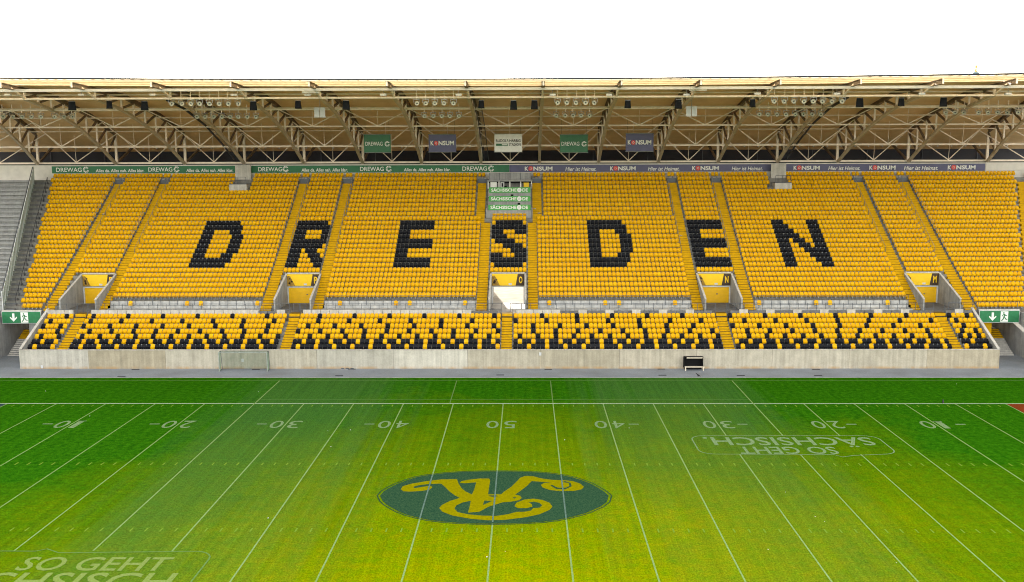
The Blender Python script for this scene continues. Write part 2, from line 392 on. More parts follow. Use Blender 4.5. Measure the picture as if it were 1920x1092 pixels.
shapes = [
 [(215,200),(230,175),(300,155),(420,135),(530,122),(655,120),(665,150),(690,190),(720,215),(775,242),(762,290),(700,278),(640,248),(600,220),(560,180),(530,155),(440,157),(360,167),(312,180),(322,190),(400,178),(450,172),(462,185),(440,202),(380,212),(290,218),(235,215)],
 [(675,150),(690,135),(740,125),(830,115),(905,115),(915,125),(898,238),(1000,238),(1020,220),(1080,180),(1120,140),(1150,108),(1190,95),(1250,97),(1320,115),(1400,125),(1490,128),(1560,135),(1620,155),(1648,180),(1630,200),(1570,212),(1460,213),(1380,205),(1325,185),(1310,165),(1335,150),(1390,146),(1300,140),(1240,135),(1200,175),(1140,220),(1110,240),(1150,250),(1162,268),(1140,285),(1080,296),(1010,302),(900,336),(830,375),(740,382),(755,330),(772,240),(790,200),(805,145),(720,152)],
 [(770,252),(680,266),(600,290),(540,320),(515,345),(540,375),(620,405),(760,430),(900,442),(1030,438),(1180,420),(1300,395),(1380,360),(1402,335),(1380,305),(1320,282),(1250,272),(1180,280),(1120,305),(1105,330),(1130,347),(1200,347),(1245,335),(1240,315),(1215,303),(1255,296),(1300,305),(1322,325),(1300,343),(1250,347),(1235,365),(1180,375),(1120,376),(1050,395),(960,408),(850,405),(740,395),(660,378),(635,350),(650,325),(700,302),(768,288)]]
for i, sh in enumerate(shapes):
    mb = MB(); mb.flat([gE(p, .016+.002*i) for p in sh]); mb.build('emblem_letter', M_gold_turf, emb)
for sh in ([(868,288),(930,290),(858,322)], [(1090,262),(1120,262),(1105,272)], [(900,248),(960,246),(975,254),(930,258)],
           [(1385,168),(1400,165),(1440,185),(1490,190),(1535,175),(1530,150),(1480,142),(1500,135),(1545,150),(1552,175),(1500,200),(1430,196)]):
    mb = MB(); mb.flat([gE(p, .024) for p in sh]); mb.build('emblem_gap', M_emb, emb)

for x in (-5*yd, 0, 5*yd):
    ya, yb = (-29.9, -19.9) if x == 0 else (-29.2, -20.6)
    gline('yard_line', x-.05, x+.05, ya, yb, M_over, .030)
# ------------------------------------------------------------------ grandstand terraces
stand = thing('grandstand', 'yellow and black seated grandstand of two tiers spelling a city name', 'grandstand')
LT = .8; LROW = [2.18, 2.57, 3.01, 3.43, 3.88, 4.31, 4.75]
lz = [z-.56 for z in LROW]; lfront = [15.72+LT*i for i in range(7)]
UT = .83; uz = [5.51+.48*j+.00135*j*j-.55 for j in range(29)]; ufront = [23.58+UT*j for j in range(29)]
CW = 5.0           # crosswalk floor
PC = [-49.3, -24.6, 0.0, 24.6, 49.3]; PH = 2.15
def fx(y): return -58.21+(-65.07+58.21)*(y-24)/(47.5-24)
def spans(x0, x1, cuts):
    out = [(x0, x1)]
    for a, b in cuts:
        nxt = []
        for p, q in out:
            if b <= p or a >= q: nxt.append((p, q)); continue
            if a > p: nxt.append((p, a))
            if b < q: nxt.append((b, q))
        out = nxt
    return out
mb = MB()
for i in range(7):
    zb = lz[i]-.9 if i else 0.03
    mb.box(-52.05, 52.05, lfront[i], lfront[i]+LT+.15, zb, lz[i])
mb.build('lower_terrace', M_tread, stand)
mb = MB(); mb.box(-75, 75, 22.05, 23.58, CW-.35, CW); mb.box(-52.0, 52.0, 21.68, 22.05, CW-.35, CW); mb.box(-52, 52, 21.69, 21.9, .03, CW-.352); mb.build('crosswalk', M_conc_dk, stand)
mb = MB()
WIDE = [(-46.3, -28.5), (-21.35, -3.6), (3.5, 21.25), (28.4, 46.2)]
cutsP = [(c-PH, c+PH) for c in PC]
for j in range(29):
    zb = uz[j]-.75; y1 = ufront[j]+UT+.15 if j < 28 else ufront[j]+1.5
    if j < 2: sp = spans(fx(ufront[j])-.15, 75, cutsP+WIDE)
    elif j < 7: sp = spans(fx(ufront[j])-.15, 75, cutsP)
    else: sp = [(fx(ufront[j])-.15, 75)]
    for a, b in sp: mb.box(a, b, ufront[j], y1, zb, uz[j])
mb.build('upper_terrace', M_tread, stand)
for a, b in WIDE:       # the wheelchair platforms
    mb = MB(); mb.box(a+.02, b-.02, 23.585, 25.3, CW-.4, CW+.12); mb.box(a+.02, b-.02, 25.08, 25.235, CW+.12, uz[2]-.02)
    mb.build('wheelchair_platform', M_plat, stand)
# stairs: every step that can be told apart is a part, the far ones are joined
def flight(name, steps, limit):
    r = obj(name, None, stand); rest = MB(); k = 0
    for (x0, x1, y0, y1, z0, z1) in steps:
        m_ = MB() if k < limit else rest
        m_.box(x0, x1, y0, y1, z0, z1); m_.m[-5] = 1
        if k < limit: m_.build('step', [M_step, M_step_top], r)
        k += 1
    if rest.v: rest.build('upper_steps', [M_step, M_step_top], r)['kind'] = 'stuff'
LA = [(-48.7, -47.55), (-24.5, -23.35), (-.57, .58), (23.4, 24.55), (47.75, 48.9)]
for a, b in LA:
    st = []
    for i in range(7):
        if i:
            st.append((a, b, lfront[i]-LT/2, lfront[i]+.1, lz[i-1]-.2, (lz[i]+lz[i-1])/2))
        st.append((a, b, lfront[i]-.012, lfront[i]+LT+.12, lz[i]-.3, lz[i]+.012))
    st.append((a, b, lfront[6]+LT/2, lfront[6]+LT+.1, lz[6], (lz[6]+CW)/2)); st.append((a, b, lfront[6]+LT-.012, 22.4, CW-.3, CW+.012))
    flight('lower_stair', st, 99)
UA = [(-53.6, -52.45), (-47.5, -46.3), (-28.5, -27.25), (-22.6, -21.35), None, None, (21.25, 22.4), (27.15, 28.4), (46.2, 47.4), (52.2, 53.5)]
def urows(a, b, j0, j1):
    st = []
    for j in range(j0, j1):
        zp = uz[j-1] if j else CW
        st.append((a, b, ufront[j]-UT/2, ufront[j]+.1, zp-.2, (uz[j]+zp)/2+.004))
        st.append((a, b, ufront[j]-.012, ufront[j]+UT+.12, uz[j]-.3, uz[j]+.012))
    return st
for u in UA:
    if u: flight('upper_stair', urows(u[0], u[1], 0, 28), 20)
flight('upper_stair', urows(-3.6, -2.4, 0, 19)+urows(-4.3, -3.2, 19, 28), 20)
flight('upper_stair', urows(2.38, 3.5, 0, 19)+urows(3.0, 4.2, 19, 28), 20)
def far_aisle(y): return 62.02+(68.24-62.02)*(y-31)/(46.7-31)
st = []
for j in range(28):
    x = far_aisle(ufront[j]); st += urows(x, x+1.3, j, j+1)
flight('upper_stair', st, 20)
# grey barriers closing the top of each stair
for u in UA+[(-4.4, -3.1), (2.95, 4.3)]:
    if u:
        MB().box(u[0]-.05, u[1]+.05, ufront[27]+.52, ufront[27]+.60, uz[27]+.013, uz[27]+.62).build('stair_barrier', M_rail, stand)
# back wall, concourse slab, rear columns
mb = MB(); mb.box(-75, 75, 48.45, 48.7, 18.5, 21.48); mb.build('back_wall', M_offw, stand)
mb = MB(); mb.box(-75, 75, 48.7, 60.5, 19.3, 19.6); mb.build('rear_concourse', M_conc_dk, stand)
mb = MB(); mb.box(-90, 90, 60.5, 60.8, 14.0, 23.40); mb.build('rear_louvre', M_louv, stand)
for k in range(-9, 10):
    x = k*8.1+4.05; MB().box(x-.05, x+.05, 60.3, 60.42, 19.6, 23.3).build('rear_post', M_rail, stand)
for k in range(-8, 9):
    x = k*8.1+4.05
    for y in (38., 52.): MB().box(x-.25, x+.25, y-.25, y+.25, .02, 11.5 if y < 40 else 19.3).build('column', M_conc, stand)
MB().box(-66, 66, 29.6, 62, CW-.42, CW-.02).build('concourse_floor', mat('concourse_screed', (.47, .45, .42), 1., 0, .2, .8, spec=0.), stand)
# lower end walls and the parapet behind the lower tier
ew = thing('front_wall', 'long raw concrete wall along the foot of the stand', 'wall', (0, 0, 0))
J = [35, 168, 312, 453, 595, 738, 877, 1013, 1161, 1305, 1447, 1591, 1737, 1873]
tint = [(1, 1, 1), (.80, .74, .62), (1, .97, .90), (.95, .92, .84), (.93, .93, .90), (1.15, 1.15, 1.12), (.92, .88, .79), (.86, .81, .70), (1, .95, .86), (1, .96, .88), (1.02, .98, .90), (.99, .95, .86), (.94, .87, .74)]
for k in range(13):
    x0 = atZ(J[k], 691.5).x+.012; x1 = atZ(J[k+1], 691.5).x-.012
    if k == 0: x0 = -52.25
    if k == 12: x1 = 52.25
    dy = random.uniform(-.012, .012)
    o = MB().box(x0, x1, 15.25+dy, 15.5, .0, 2.03).build('concrete_panel', M_panel, ew); o.color = (*tint[k], 1)
    MB().box(x0, x1, 15.22+dy, 15.54, 2.031, 2.07).build('coping', M_conc_lt, ew)
for px, py in ((1013, 664), (79, 688), (455, 676)):
    p = atY(px, py, 15.2); MB().box(p.x-.12, p.x+.12, 15.14, 15.235, p.z-.16, p.z+.16).build('socket_box', M_ltgrey, ew)
p = atY(1013, 664, 15.2); MB().box(p.x-.02, p.x+.02, 15.19, 15.235, .02, p.z-.17).build('conduit', M_tan, ew)
MB().box(-52.2, 52.2, 15.42, 15.56, 0, 1.99).build('wall_backing', M_conc_dk, ew)
for s in (-1, 1):
    x0, x1 = sorted((s*52.07, s*52.3)); t = 5.45
    w = thing('end_wall', f'sloping concrete side wall closing the {"left" if s < 0 else "right"} end of the lower tier', 'wall')
    MB().hexa([(x0,15.51,0),(x1,15.51,0),(x1,22.2,0),(x0,22.2,0),(x0,15.51,2.1),(x1,15.51,2.1),(x1,22.2,t),(x0,22.2,t)]).build('wall_body', M_conc, w)
    MB().hexa([(x0-.03,15.45,2.1),(x1+.03,15.45,2.1),(x1+.03,22.2,t+.002),(x0-.03,22.2,t+.002),(x0-.03,15.45,2.17),(x1+.03,15.45,2.17),(x1+.03,22.2,t+.07),(x0-.03,22.2,t+.07)]).build('coping', M_conc_lt, w)
pp = thing('parapet', 'low parapet of pale and grey panels behind the top lower row', 'wall')
x = -52.0; k = 0
while x < 52.0:
    x1 = x+.98
    if not any(x1 > a-.02 and x < b+.02 for a, b in LA):
        skip = any(abs((x+x1)/2-c) < 3.6 and (x+x1)/2 < c-1.2 for c in (-24.6, 0.)) or (x > 23 and x < 23.4)
        pale = (x < 5.2 or k % 3 == 0) and not skip
        MB().box(x+.015, x1-.015, 21.55, 21.66, lz[6], 5.42 if pale else 5.28).build('parapet_panel', M_conc_lt if pale else M_conc_dk, pp)
    x = x1+.02; k += 1

# ------------------------------------------------------------------ seats
def seat_arrays():
    """one moulded seat: rounded back, dished pan with a front lip, steel bracket; origin on the tread under the back"""
    mb = MB()
    o = [(-.205,.40),(-.07,.40),(.07,.40),(.205,.40),(.225,.62),(.222,.74),(.185,.825),(.10,.865),(-.10,.865),(-.185,.825),(-.222,.74),(-.225,.62)]
    def P(x, z, d): return (x, (z-.4)*.25-.16*abs(x)-.02+d, z)
    f = [P(x, z, 0) for x, z in o]; b = [P(x, z, .035) for x, z in o]; n = len(o)
    mb.add(f+b+[P(0,.66,.02)], [(i, (i+1) % n, n+(i+1) % n, n+i) for i in range(n)]+[(i, 2*n, (i+1) % n) for i in range(n)]+[tuple(range(n, 2*n))], 0)
    prof = [(-.02,.345),(-.06,.325),(-.12,.345),(-.185,.58),(-.175,.615),(-.145,.61),(-.085,.40),(-.02,.40)]      # tipped-up pan
    m = len(prof); a = [(-.21, y, z) for y, z in prof]; c = [(.21, y, z) for y, z in prof]
    ends = ((0,1,6,7),(1,2,6),(2,3,5,6),(3,4,5))
    mb.add(a+c, [(i, m+i, m+(i+1) % m, (i+1) % m) for i in range(m)]+list(ends)+[tuple(m+i for i in q[::-1]) for q in ends], 0)
    mb.box(-.04, .04, -.10, .02, 0, .40, 1)
    return mb
seat_mb = seat_arrays()
def seat_mesh(col, fade):
    me = seat_mb.mesh('stadium_seat', [M_yel if col == 'y' else M_blk, M_steel])
    at = me.attributes.new('fade', 'FLOAT', 'FACE'); at.data.foreach_set('value', [fade]*len(me.polygons)); return me
SEATM = {c: [seat_mesh(c, f) for f in (.1, .35, .6, .9)] for c in 'yb'}
PITCH = .49
def fill(x0, x1):
    nn = int((x1-x0)/PITCH+.15); off = ((x1-x0)-nn*PITCH)/2
    return [x0+off+PITCH*(k+.5) for k in range(nn)]
seats = []     # (x, y, z, colour, tier, row, block)
LB = [(-51.9, -48.8), (-47.5, -24.55), (-23.3, -.62), (.63, 23.35), (24.6, 47.7), (48.95, 51.95)]
# markers read off the photograph: (reference x pixel, period) per block, rows from the front
LREF = {0: ('y', [(65.5, 4), (152, 4), (555, 4), (990.5, 4), (1393, 4), (1814.5, 4)]),
        1: ('y', [(80.5, 3), (158, 3), (567.5, 3), (973, 3), (1382, 3), (1828, 4)]),
        2: ('b', [(78, 4), (155, 4), (579, 4), (973, 4), (1404.5, 4), (1802, 2)]),
        3: ('b', [(103, 5), (170, 5), (556, 5), (999, 5), (1402, 5), (1806, 3)]),
        4: ('b', [(79.5, 4), (150.5, 6), (576, 6), (998, 6), (1374, 6), (1811, 6)]),
        5: ('b', [(95, 7), (223, 7), (595.5, 7), (965, 7), (1396, 7), (1795, 7)]),
        6: ('b', [(123, 8), (178, 8), (597.5, 8), (1014.5, 8), (1367.5, 8), (1779, 4)])}
for i in range(7):
    mk, refs = LREF[i]; y = lfront[i]+LT-.14
    for bi, (x0, x1) in enumerate(LB):
        xs = fill(x0, x1); rx = atY(refs[bi][0], 0, 1).x
        d = ray(refs[bi][0], 593+(6-i)*9.5); q = CAM+d*((y-.25-CAM.y)/d.y)
        k0 = min(range(len(xs)), key=lambda k: abs(xs[k]-q.x))
        for k, x in enumerate(xs):
            hit = (k-k0) % refs[bi][1] == 0
            seats.append((x, y, lz[i], mk if hit else ('b' if mk == 'y' else 'y'), 'L', i, bi, k, len(xs)))
# letters, ten rows from j=17 down to j=8; first column placed at the photograph's left edge of each letter
LET = {'D': ["#########.", "##########", "###....###", "###.....###", "###.....###", "###.....###", "###.....###", "###....###.", "##########.", "#########.."],
       'R': ["########.", "#########", "###....##", "###....##", "#########", "########.", "###.###..", "###..###.", "###...###", "###....##"],
       'E': ["#########", "#########", "###......", "###......", "#########", "#########", "###......", "###......", "#########", "#########"],
       'S': [".#######.", "#########", "###...###", "####.....", ".#####...", "...#####.", ".....####", "###...###", "#########", ".#######."],
       'N': ["###......###", "####.....###", "#####....###", "######...###", "###.###..###", "###..###.###", "###...######", "###....#####", "###.....####", "###......###"]}
LPOS = [('D', 356, 498, None), ('R', 546, 498, 'P'), ('E', 738, 498, None), ('S', 0, 0, 'O'), ('D', 1106, 497, None), ('E', 1297, 497, 'N'), ('N', 1476, 497, None)]
UB = [('lo', None, -53.7), ('P', -52.4, -47.55), ('w', -46.25, -28.55), ('P', -27.2, -22.65), ('w', -21.3, None), ('O', None, None), ('w', None, 21.2), ('P', 22.45, 27.1), ('w', 28.45, 46.15), ('P', 47.45, 52.15), ('ro', 53.55, None)]
def left_edge(y): return -56.54+(-62.72+56.54)*(y-24.1)/(47.3-24.1)
LEFTX = {}
for ch, px, py, kind in LPOS:
    if px: LEFTX[px] = atY(px, py, ufront[8]+UT-.4).x
for j in range(29):
    y = ufront[j]+UT-.15
    for bi, (kd, x0, x1) in enumerate(UB):
        if kd == 'lo': x0 = left_edge(y)
        if kd == 'ro': x1 = far_aisle(y)-.05
        if bi == 4: x1 = -3.65 if j < 19 else -4.35
        if bi == 6: x0 = 3.55 if j < 19 else 4.25
        if kd == 'O': x0, x1 = -2.32, 2.32
        if kd == 'w' and j < 2: continue
        if kd == 'P' and j < 7: continue
        if kd == 'O' and (j < 7 or j > 19): continue
        if j == 28 and bi > 0:      # the top row runs on over the stairs
            x0 -= 0
        if kd == 'lo':
            nn = int((x1-x0)/PITCH); xs = [x1-.05-PITCH*(k+.5) for k in range(nn)]
        elif kd == 'ro':
            nn = int((x1-x0)/PITCH); xs = [x0+.05+PITCH*(k+.5) for k in range(nn)]
        else: xs = fill(x0, x1)
        if j == 28:
            for u in UA+[(-4.4, -3.1), (2.95, 4.3)]:
                if u and kd in ('P', 'O', 'lo') and abs(u[0]-x1) < .6: pass
        if j >= 26:      # camera platforms stand in the top rows
            xs = [x for x in xs if not (-37.5 < x < -34.9 or 34.7 < x < 37.3)]
        elif j == 25: xs = [x for x in xs if not (-37.3 < x < -34.9 or 34.6 < x < 36.9)]
        blk = set()
        if 8 <= j <= 17:
            for ch, px, py, kind in LPOS:
                row = LET[ch][17-j]
                if kind:
                    if kd != ('O' if kind == 'O' else 'P') or bi != {'P': 3, 'O': 5, 'N': 7}[kind]: continue
                    k0 = 0
                else:
                    lx = LEFTX[px]
                    if not (x0-1.2 < lx < x1): continue
                    k0 = min(range(len(xs)), key=lambda k: abs(xs[k]-.245-lx))
                blk |= {k0+k for k, cch in enumerate(row) if cch == '#' and k0+k < len(xs)}
        if kd == 'ro': xs += [far_aisle(y)+1.6+PITCH*k for k in range(8)]
        for k, x in enumerate(xs): seats.append((x, y, uz[j], 'b' if k in blk else 'y', 'U', j, bi, k, len(xs)))
for u in UA:
    if u:
        for x in fill(u[0], u[1]): seats.append((x, ufront[28]+UT-.15, uz[28], 'y', 'U', 28, 20, 0, 1))
for x in (-4.1, -3.6, 3.35, 3.85): seats.append((x, ufront[28]+UT-.15, uz[28], 'y', 'U', 28, 20, 0, 1))
single = []
GRP = 'moulded stadium seats'
CN = {'y': 'yellow', 'b': 'black'}
def seat_label(s):
    x, y, z, c, t, i, bi, k, nn = s
    rowname = 'front' if i == 0 else 'second'
    if k < nn-1-k and bi > 0 or bi == 5: return f'{CN[c]} plastic seat in the {rowname} lower row, {ORD[k]} right of the {ORD[bi-1]} lower stair'
    return f'{CN[c]} plastic seat in the {rowname} lower row, {ORD[nn-1-k]} left of the {ORD[bi]} lower stair'
low = sorted([s for s in seats if s[4] == 'L'], key=lambda s: (s[5], abs(s[0]-2)))
NONE_PLAT = 16
picked = low[:300-NONE_PLAT]; pid = set(id(s) for s in picked)
for s in picked:
    o = obj('stadium_seat', random.choice(SEATM[s[3]]), None, (s[0]+random.uniform(-.01, .01), s[1], s[2])); tag(o, seat_label(s), 'seat', GRP)
for w, (pxs, pos) in enumerate((((244, 350, 376, 482), 'first'), ((637, 742, 768, 872), 'second'), ((1030, 1135, 1161, 1266), 'third'), ((1424, 1531, 1557, 1665), 'fourth'))):
    for k, px in enumerate(pxs):
        p = atY(px, 571, 24.6)
        o = obj('stadium_seat', random.choice(SEATM['y']), None, (p.x, 24.75, CW+.121))
        tag(o, f'lone yellow seat, {ORD[k]} from left on the {pos} grey wheelchair platform from left', 'seat', GRP)
rest = [s for s in seats if id(s) not in pid]
sv = np.array(seat_mb.v, dtype=np.float32); nv = len(sv); N = len(rest)
pos = np.array([(s[0], s[1], s[2]) for s in rest], dtype=np.float32); pos[:, 0] += rng.uniform(-.012, .012, N)
allv = np.empty((N, nv, 3), np.float32); ang = rng.normal(0, .02, N).astype(np.float32); tilt = rng.normal(0, .02, N).astype(np.float32)
allv[:, :, 0] = sv[None, :, 0]*np.cos(ang)[:, None]-sv[None, :, 1]*np.sin(ang)[:, None]
allv[:, :, 1] = sv[None, :, 0]*np.sin(ang)[:, None]+sv[None, :, 1]+sv[None, :, 2]*tilt[:, None]; allv[:, :, 2] = sv[None, :, 2]
allv += pos[:, None, :]
tmp = SEATM['y'][0]
lv = np.empty(len(tmp.loops), np.int32); tmp.loops.foreach_get('vertex_index', lv)
lt = np.empty(len(tmp.polygons), np.int32); tmp.polygons.foreach_get('loop_total', lt)
mi = np.empty(len(tmp.polygons), np.int32); tmp.polygons.foreach_get('material_index', mi)
co = np.empty(len(tmp.vertices)*3, np.float32)
me = bpy.data.meshes.new('seat_rows'); me.vertices.add(N*nv); me.vertices.foreach_set('co', allv.ravel())
me.loops.add(N*len(lv)); me.loops.foreach_set('vertex_index', (lv[None]+np.arange(N, dtype=np.int32)[:, None]*nv).ravel())
tot = np.tile(lt, N); me.polygons.add(len(tot)); me.polygons.foreach_set('loop_start', np.concatenate([[0], np.cumsum(tot)[:-1]]).astype(np.int32)); me.polygons.foreach_set('loop_total', tot)
isb = np.array([s[3] == 'b' for s in rest]); mm = np.where(mi[None] == 1, 1, np.where(isb[:, None], 2, 0)).astype(np.int32)
for m in (M_yel, M_steel, M_blk): me.materials.append(m)
me.polygons.foreach_set('material_index', mm.ravel()); me.update(calc_edges=True)
at = me.attributes.new('fade', 'FLOAT', 'FACE'); at.data.foreach_set('value', np.repeat(np.clip(rng.beta(2, 3, N), 0, 1), len(lt)).astype(np.float32))
tag(obj('stadium_seats', me), 'remaining rows of yellow seats with black seats forming letters and speckles', 'seats', GRP, 'stuff')

# ------------------------------------------------------------------ portals
PL = ['F', 'P', 'O', 'N', 'M']
for c, letter in zip(PC, PL):
    name = {'O': 'middle open stand entrance with white daylight behind, letter O sign'}.get(letter, f'stand entrance with closed yellow door and letter {letter} sign')
    p = thing('stand_entrance', name, 'entrance', (c, 29.4, CW), 'stand entrances between the stairs')
    zt = 8.5-CW; hb = 7.02-CW
    for s in (-1, 1):
        x0, x1 = sorted((s*(PH-.17), s*PH)); yf = -6.05
        MB().hexa([(x0,yf,-.3),(x1,yf,-.3),(x1,.05,-.3),(x0,.05,-.3),(x0,yf,1.3),(x1,yf,1.3),(x1,.05,zt+.05),(x0,.05,zt+.05)]).build('side_wall', M_conc, p)
        MB().hexa([(x0-.03,yf-.03,1.3),(x1+.03,yf-.03,1.3),(x1+.03,.05,zt+.052),(x0-.03,.05,zt+.052),(x0-.03,yf-.03,1.37),(x1+.03,yf-.03,1.37),(x1+.03,.05,zt+.12),(x0-.03,.05,zt+.12)]).build('wall_coping', M_conc_lt, p)
    w = PH-.18
    MB().box(-w, w, -.02, .30, hb, zt+.1).build('lintel', M_conc, p)
    MB().box(-w, w, -.12, .32, zt+.1, zt+.22).build('lintel_coping', M_conc_lt, p)
    sg = MB().box(-w+.02, w-.02, -.10, -.03, hb+.12, zt+.04).build('header_sign', M_sign, p)
    y = -.106; z0 = hb+.125; z1 = zt+.035; a = w-.03
    MB().prism([(a-1.05, y, z0), (a, y, z0), (a, y, z1), (a-.8, y, z1)], (0, -.004, 0)).build('letter_field', M_brownsign, sg)
    put_text(letter, (a-.66, y-.008, z0+.28), (1,0,0), (0,0,1), .42, .82, M_sign, sg, bold=.03)
    MB().prism([(-a, y, z0), (-a+.95, y, z0), (-a+.35, y, z1-.2), (-a, y, z1-.2)], (0, -.004, 0)).build('picture_field', mat('sepia_print', (.30, .17, .02), .6, 0, .5, 6), sg)
    for q in range(5):
        px_, pz_ = -a+.08+random.uniform(0, .35), z0+.1+random.uniform(0, .75)
        MB().prism([(px_, y-.006, pz_), (px_+.2, y-.006, pz_-.05), (px_+.26, y-.006, pz_+.1), (px_+.1, y-.006, pz_+.2)], (0, -.003, 0)).build('print_patch', M_brownsign, sg)
    MB().box(.05, .42, y-.006, y, z0+.08, z0+.28).build('small_notice', M_ltgrey, sg)
    fr = MB(); fr.box(-w, -w+.14, -.02, .25, -.1, hb); fr.box(w-.14, w, -.02, .25, -.1, hb); fr.box(-w+.14, w-.14, -.02, .25, hb-.1, hb-.002)
    fr.build('door_frame', M_ltgrey, p)
    if letter != 'O':
        dr = obj('roller_door', None, p)
        for q in range(10):
            h0 = hb-.10; MB().box(-w+.15, w-.15, .08+.012*(q % 2), .13, .06+q*(h0-.08)/10, .06+(q+1)*(h0-.08)/10-.008).build('door_slat', M_door, dr)
        MB().box(-w-.05, w+.05, .20, .26, -.2, hb+.1).build('door_backing', M_door, dr)
        MB().box(.3, .5, .05, .08, 1.02, 1.14).build('door_handle', M_brown, dr)
    if letter == 'O': MB().box(-w-.15, -w+.05, .4, 6.0, -.2, 2.7).build('tunnel_wall', M_conc, p)
    MB().box(-w, w, yf-.1, .35, -.31, -.01).build('threshold_floor', M_conc_dk, p)
    # rail in front of the door
    g = obj('guard_rail', None, p)
    for xx in (.35, 1.0, 1.65): MB().tube((xx, -6.9, 0), (xx, -6.9, 1.0), .03).build('post', M_rail, g)
    MB().tube((.3, -6.9, 1.0), (1.75, -6.9, 1.0), .03).build('rail', M_rail, g)

# ------------------------------------------------------------------ railings
def railing(label, x0, x1, y, z0, z1, step, group, rails):
    r = thing('railing', label, 'railing', (x0, y, z0), group); n_ = max(1, round((x1-x0)/step)); me = MB().tube((0,0,0), (0,0,z1-z0), .026, 5).mesh('post', M_rail)
    for k in range(n_+1): obj('post', me, r, ((x1-x0)*k/n_, 0, 0))
    for h in rails: MB().tube((0,0,h), (x1-x0,0,h), .024, 5).build('rail', M_rail, r)
for k, (a, b) in enumerate(WIDE):
    railing(f'thin grey railing along the back of the {ORD[k]} wheelchair platform from left', a+.1, b-.1, 25.03, uz[2]-.5, uz[2]+.62, 1.0, 'platform railings', (.02, 1.1))
segs = spans(-52, 52, [(a-.05, b+.05) for a, b in LA])
for k, (a, b) in enumerate(segs):
    railing(f'thin grey railing on the parapet behind lower tier block {ORD[k]} from left', a, b, 21.75, CW-.02, 6.12, 1.0, 'parapet railings', (.45, 1.1))
def slope_rail(label, x, j0, j1):
    r = thing('railing', label, 'railing', (x, ufront[j0], uz[j0]), 'stair railings')
    me = MB().tube((0,0,0), (0,0,.95), .03, 5).mesh('post', M_rail)
    for j in range(j0, j1+1, 2):
        obj('post', me, r, (0, ufront[j]+.4-ufront[j0], uz[j]-uz[j0]))
    MB().tube((0, .4, .95), (0, ufront[j1]+.4-ufront[j0], uz[j1]-uz[j0]+.95), .028, 5).build('rail', M_steel, r)
kk = 0
for u in UA[:4]+[(-4.35, -3.15), (2.95, 4.25)]+UA[6:]:
    for s, x in (('left', u[0]-.04), ('right', u[1]+.04)):
        if abs(u[0]) < 5: slope_rail(f'grey handrail on the {s} side of the {ORD[kk]} upper stair from left', x, 19, 27)
        else: slope_rail(f'grey handrail on the {s} side of the {ORD[kk]} upper stair from left', x, 11, 27)
    kk += 1

# ------------------------------------------------------------------ roof
roof = thing('stadium_roof', 'cantilevered roof of cream steel trusses over the stand', 'roof', (0, 48.6, 21.6))
RO = Vector((0, 48.6, 21.6))
def rl(p): return Vector(p)-RO
LOWC = [(48.6, 21.65), (42.0, 24.05), (35.05, 26.2), (27.0, 27.9), (19.2, 28.78)]
UPC = [(49.0, 25.75), (39.3, 27.8), (27.2, 29.52), (17.0, 29.74), (13.6, 29.82)]
def interp(tab, y):
    t = sorted(tab); return float(np.interp(y, [a for a, b in t], [b for a, b in t]))
FEET = [-86.5, -75.5, -65.2, -54.3, -44.8, -36.6, -28.35, -20.25, -12.15, -4.0, 4.0, 12.1, 20.25, 28.4, 36.5, 44.7, 54.3, 65.0, 75.5]
TIPS = [-68.5, -63.5, -58.5, -51.4, -44.05, -35.93, -27.83, -19.85, -11.94, -4.0, 3.9, 11.8, 19.8, 27.8, 35.85, 44.06, 51.5, 58.6, 65.5]
def ae(x): return .30*min(1.6, (x/52)**2)      # the eaves bow up towards the corners
def tx(i, y): return FEET[i]+(TIPS[i]-FEET[i])*(48.6-y)/(48.6-15.0)
PY = [48.95-3.72*k for k in range(9)]
def ibeam(mb, p, q, w, h):
    p, q = Vector(p), Vector(q); d = (q-p).normalized(); a = d.cross(Vector((0,0,1))).normalized(); b = a.cross(d)
    mb.bar(p+b*(h/2-.03), q+b*(h/2-.03), w, .06); mb.bar(p-b*(h/2-.03), q-b*(h/2-.03), w, .06); mb.bar(p, q, .06, h-.12)
for i in range(len(FEET)):
    t = obj('truss', None, roof)
    mb = MB(); ys = np.linspace(48.6, 19.2, 15)
    fine = lambda tab, y: interp(tab, y)
    for a, b in zip(ys[:-1], ys[1:]): mb.bar(rl((tx(i,a), a, interp(LOWC,a))), rl((tx(i,b), b-.05, interp(LOWC,b))), .36, .30)
    mb.build('lower_chord', M_tan, t)
    mb = MB()
    for (a, za), (b, zb) in zip(UPC[:-1], UPC[1:]): ibeam(mb, rl((tx(i,a), a, za)), rl((tx(i,b), b, zb)), .34, .5)
    mb.build('upper_chord', M_brown, t)
    for k, y in enumerate(PY):
        if k == 8: y = 19.25
        r = .19 if k == 0 else .12
        MB().bar(rl((tx(i,y), y, interp(LOWC, min(y,48.6))+.1)), rl((tx(i,y), y, interp(UPC, y)-.2)), r*1.7, r*1.4).build('post', M_cream, t)
        if k < 8:
            y2 = PY[k+1] if k+1 < 8 else 19.25
            MB().bar(rl((tx(i,y), y, interp(UPC, y)-.25)), rl((tx(i,y2), y2, interp(LOWC, y2)+.15)), .20, .22).build('diagonal', M_brown, t)
    MB().bar(rl((tx(i,48.7), 48.9, 21.75)), rl((tx(i,56), 56.5, 24.0)), .26, .26).build('back_strut', M_brown, t)
    MB().bar(rl((tx(i,19.2), 19.1, 28.85)), rl((tx(i,16.2), 15.8, 29.7)), .16, .16).build('tip_brace', M_cream, t)
    MB().bar(rl((tx(i,13.6), 13.45, 29.55)), rl((tx(i,13.6), 13.45, 30.1)), .14, .14).build('tip_post', M_cream, t)
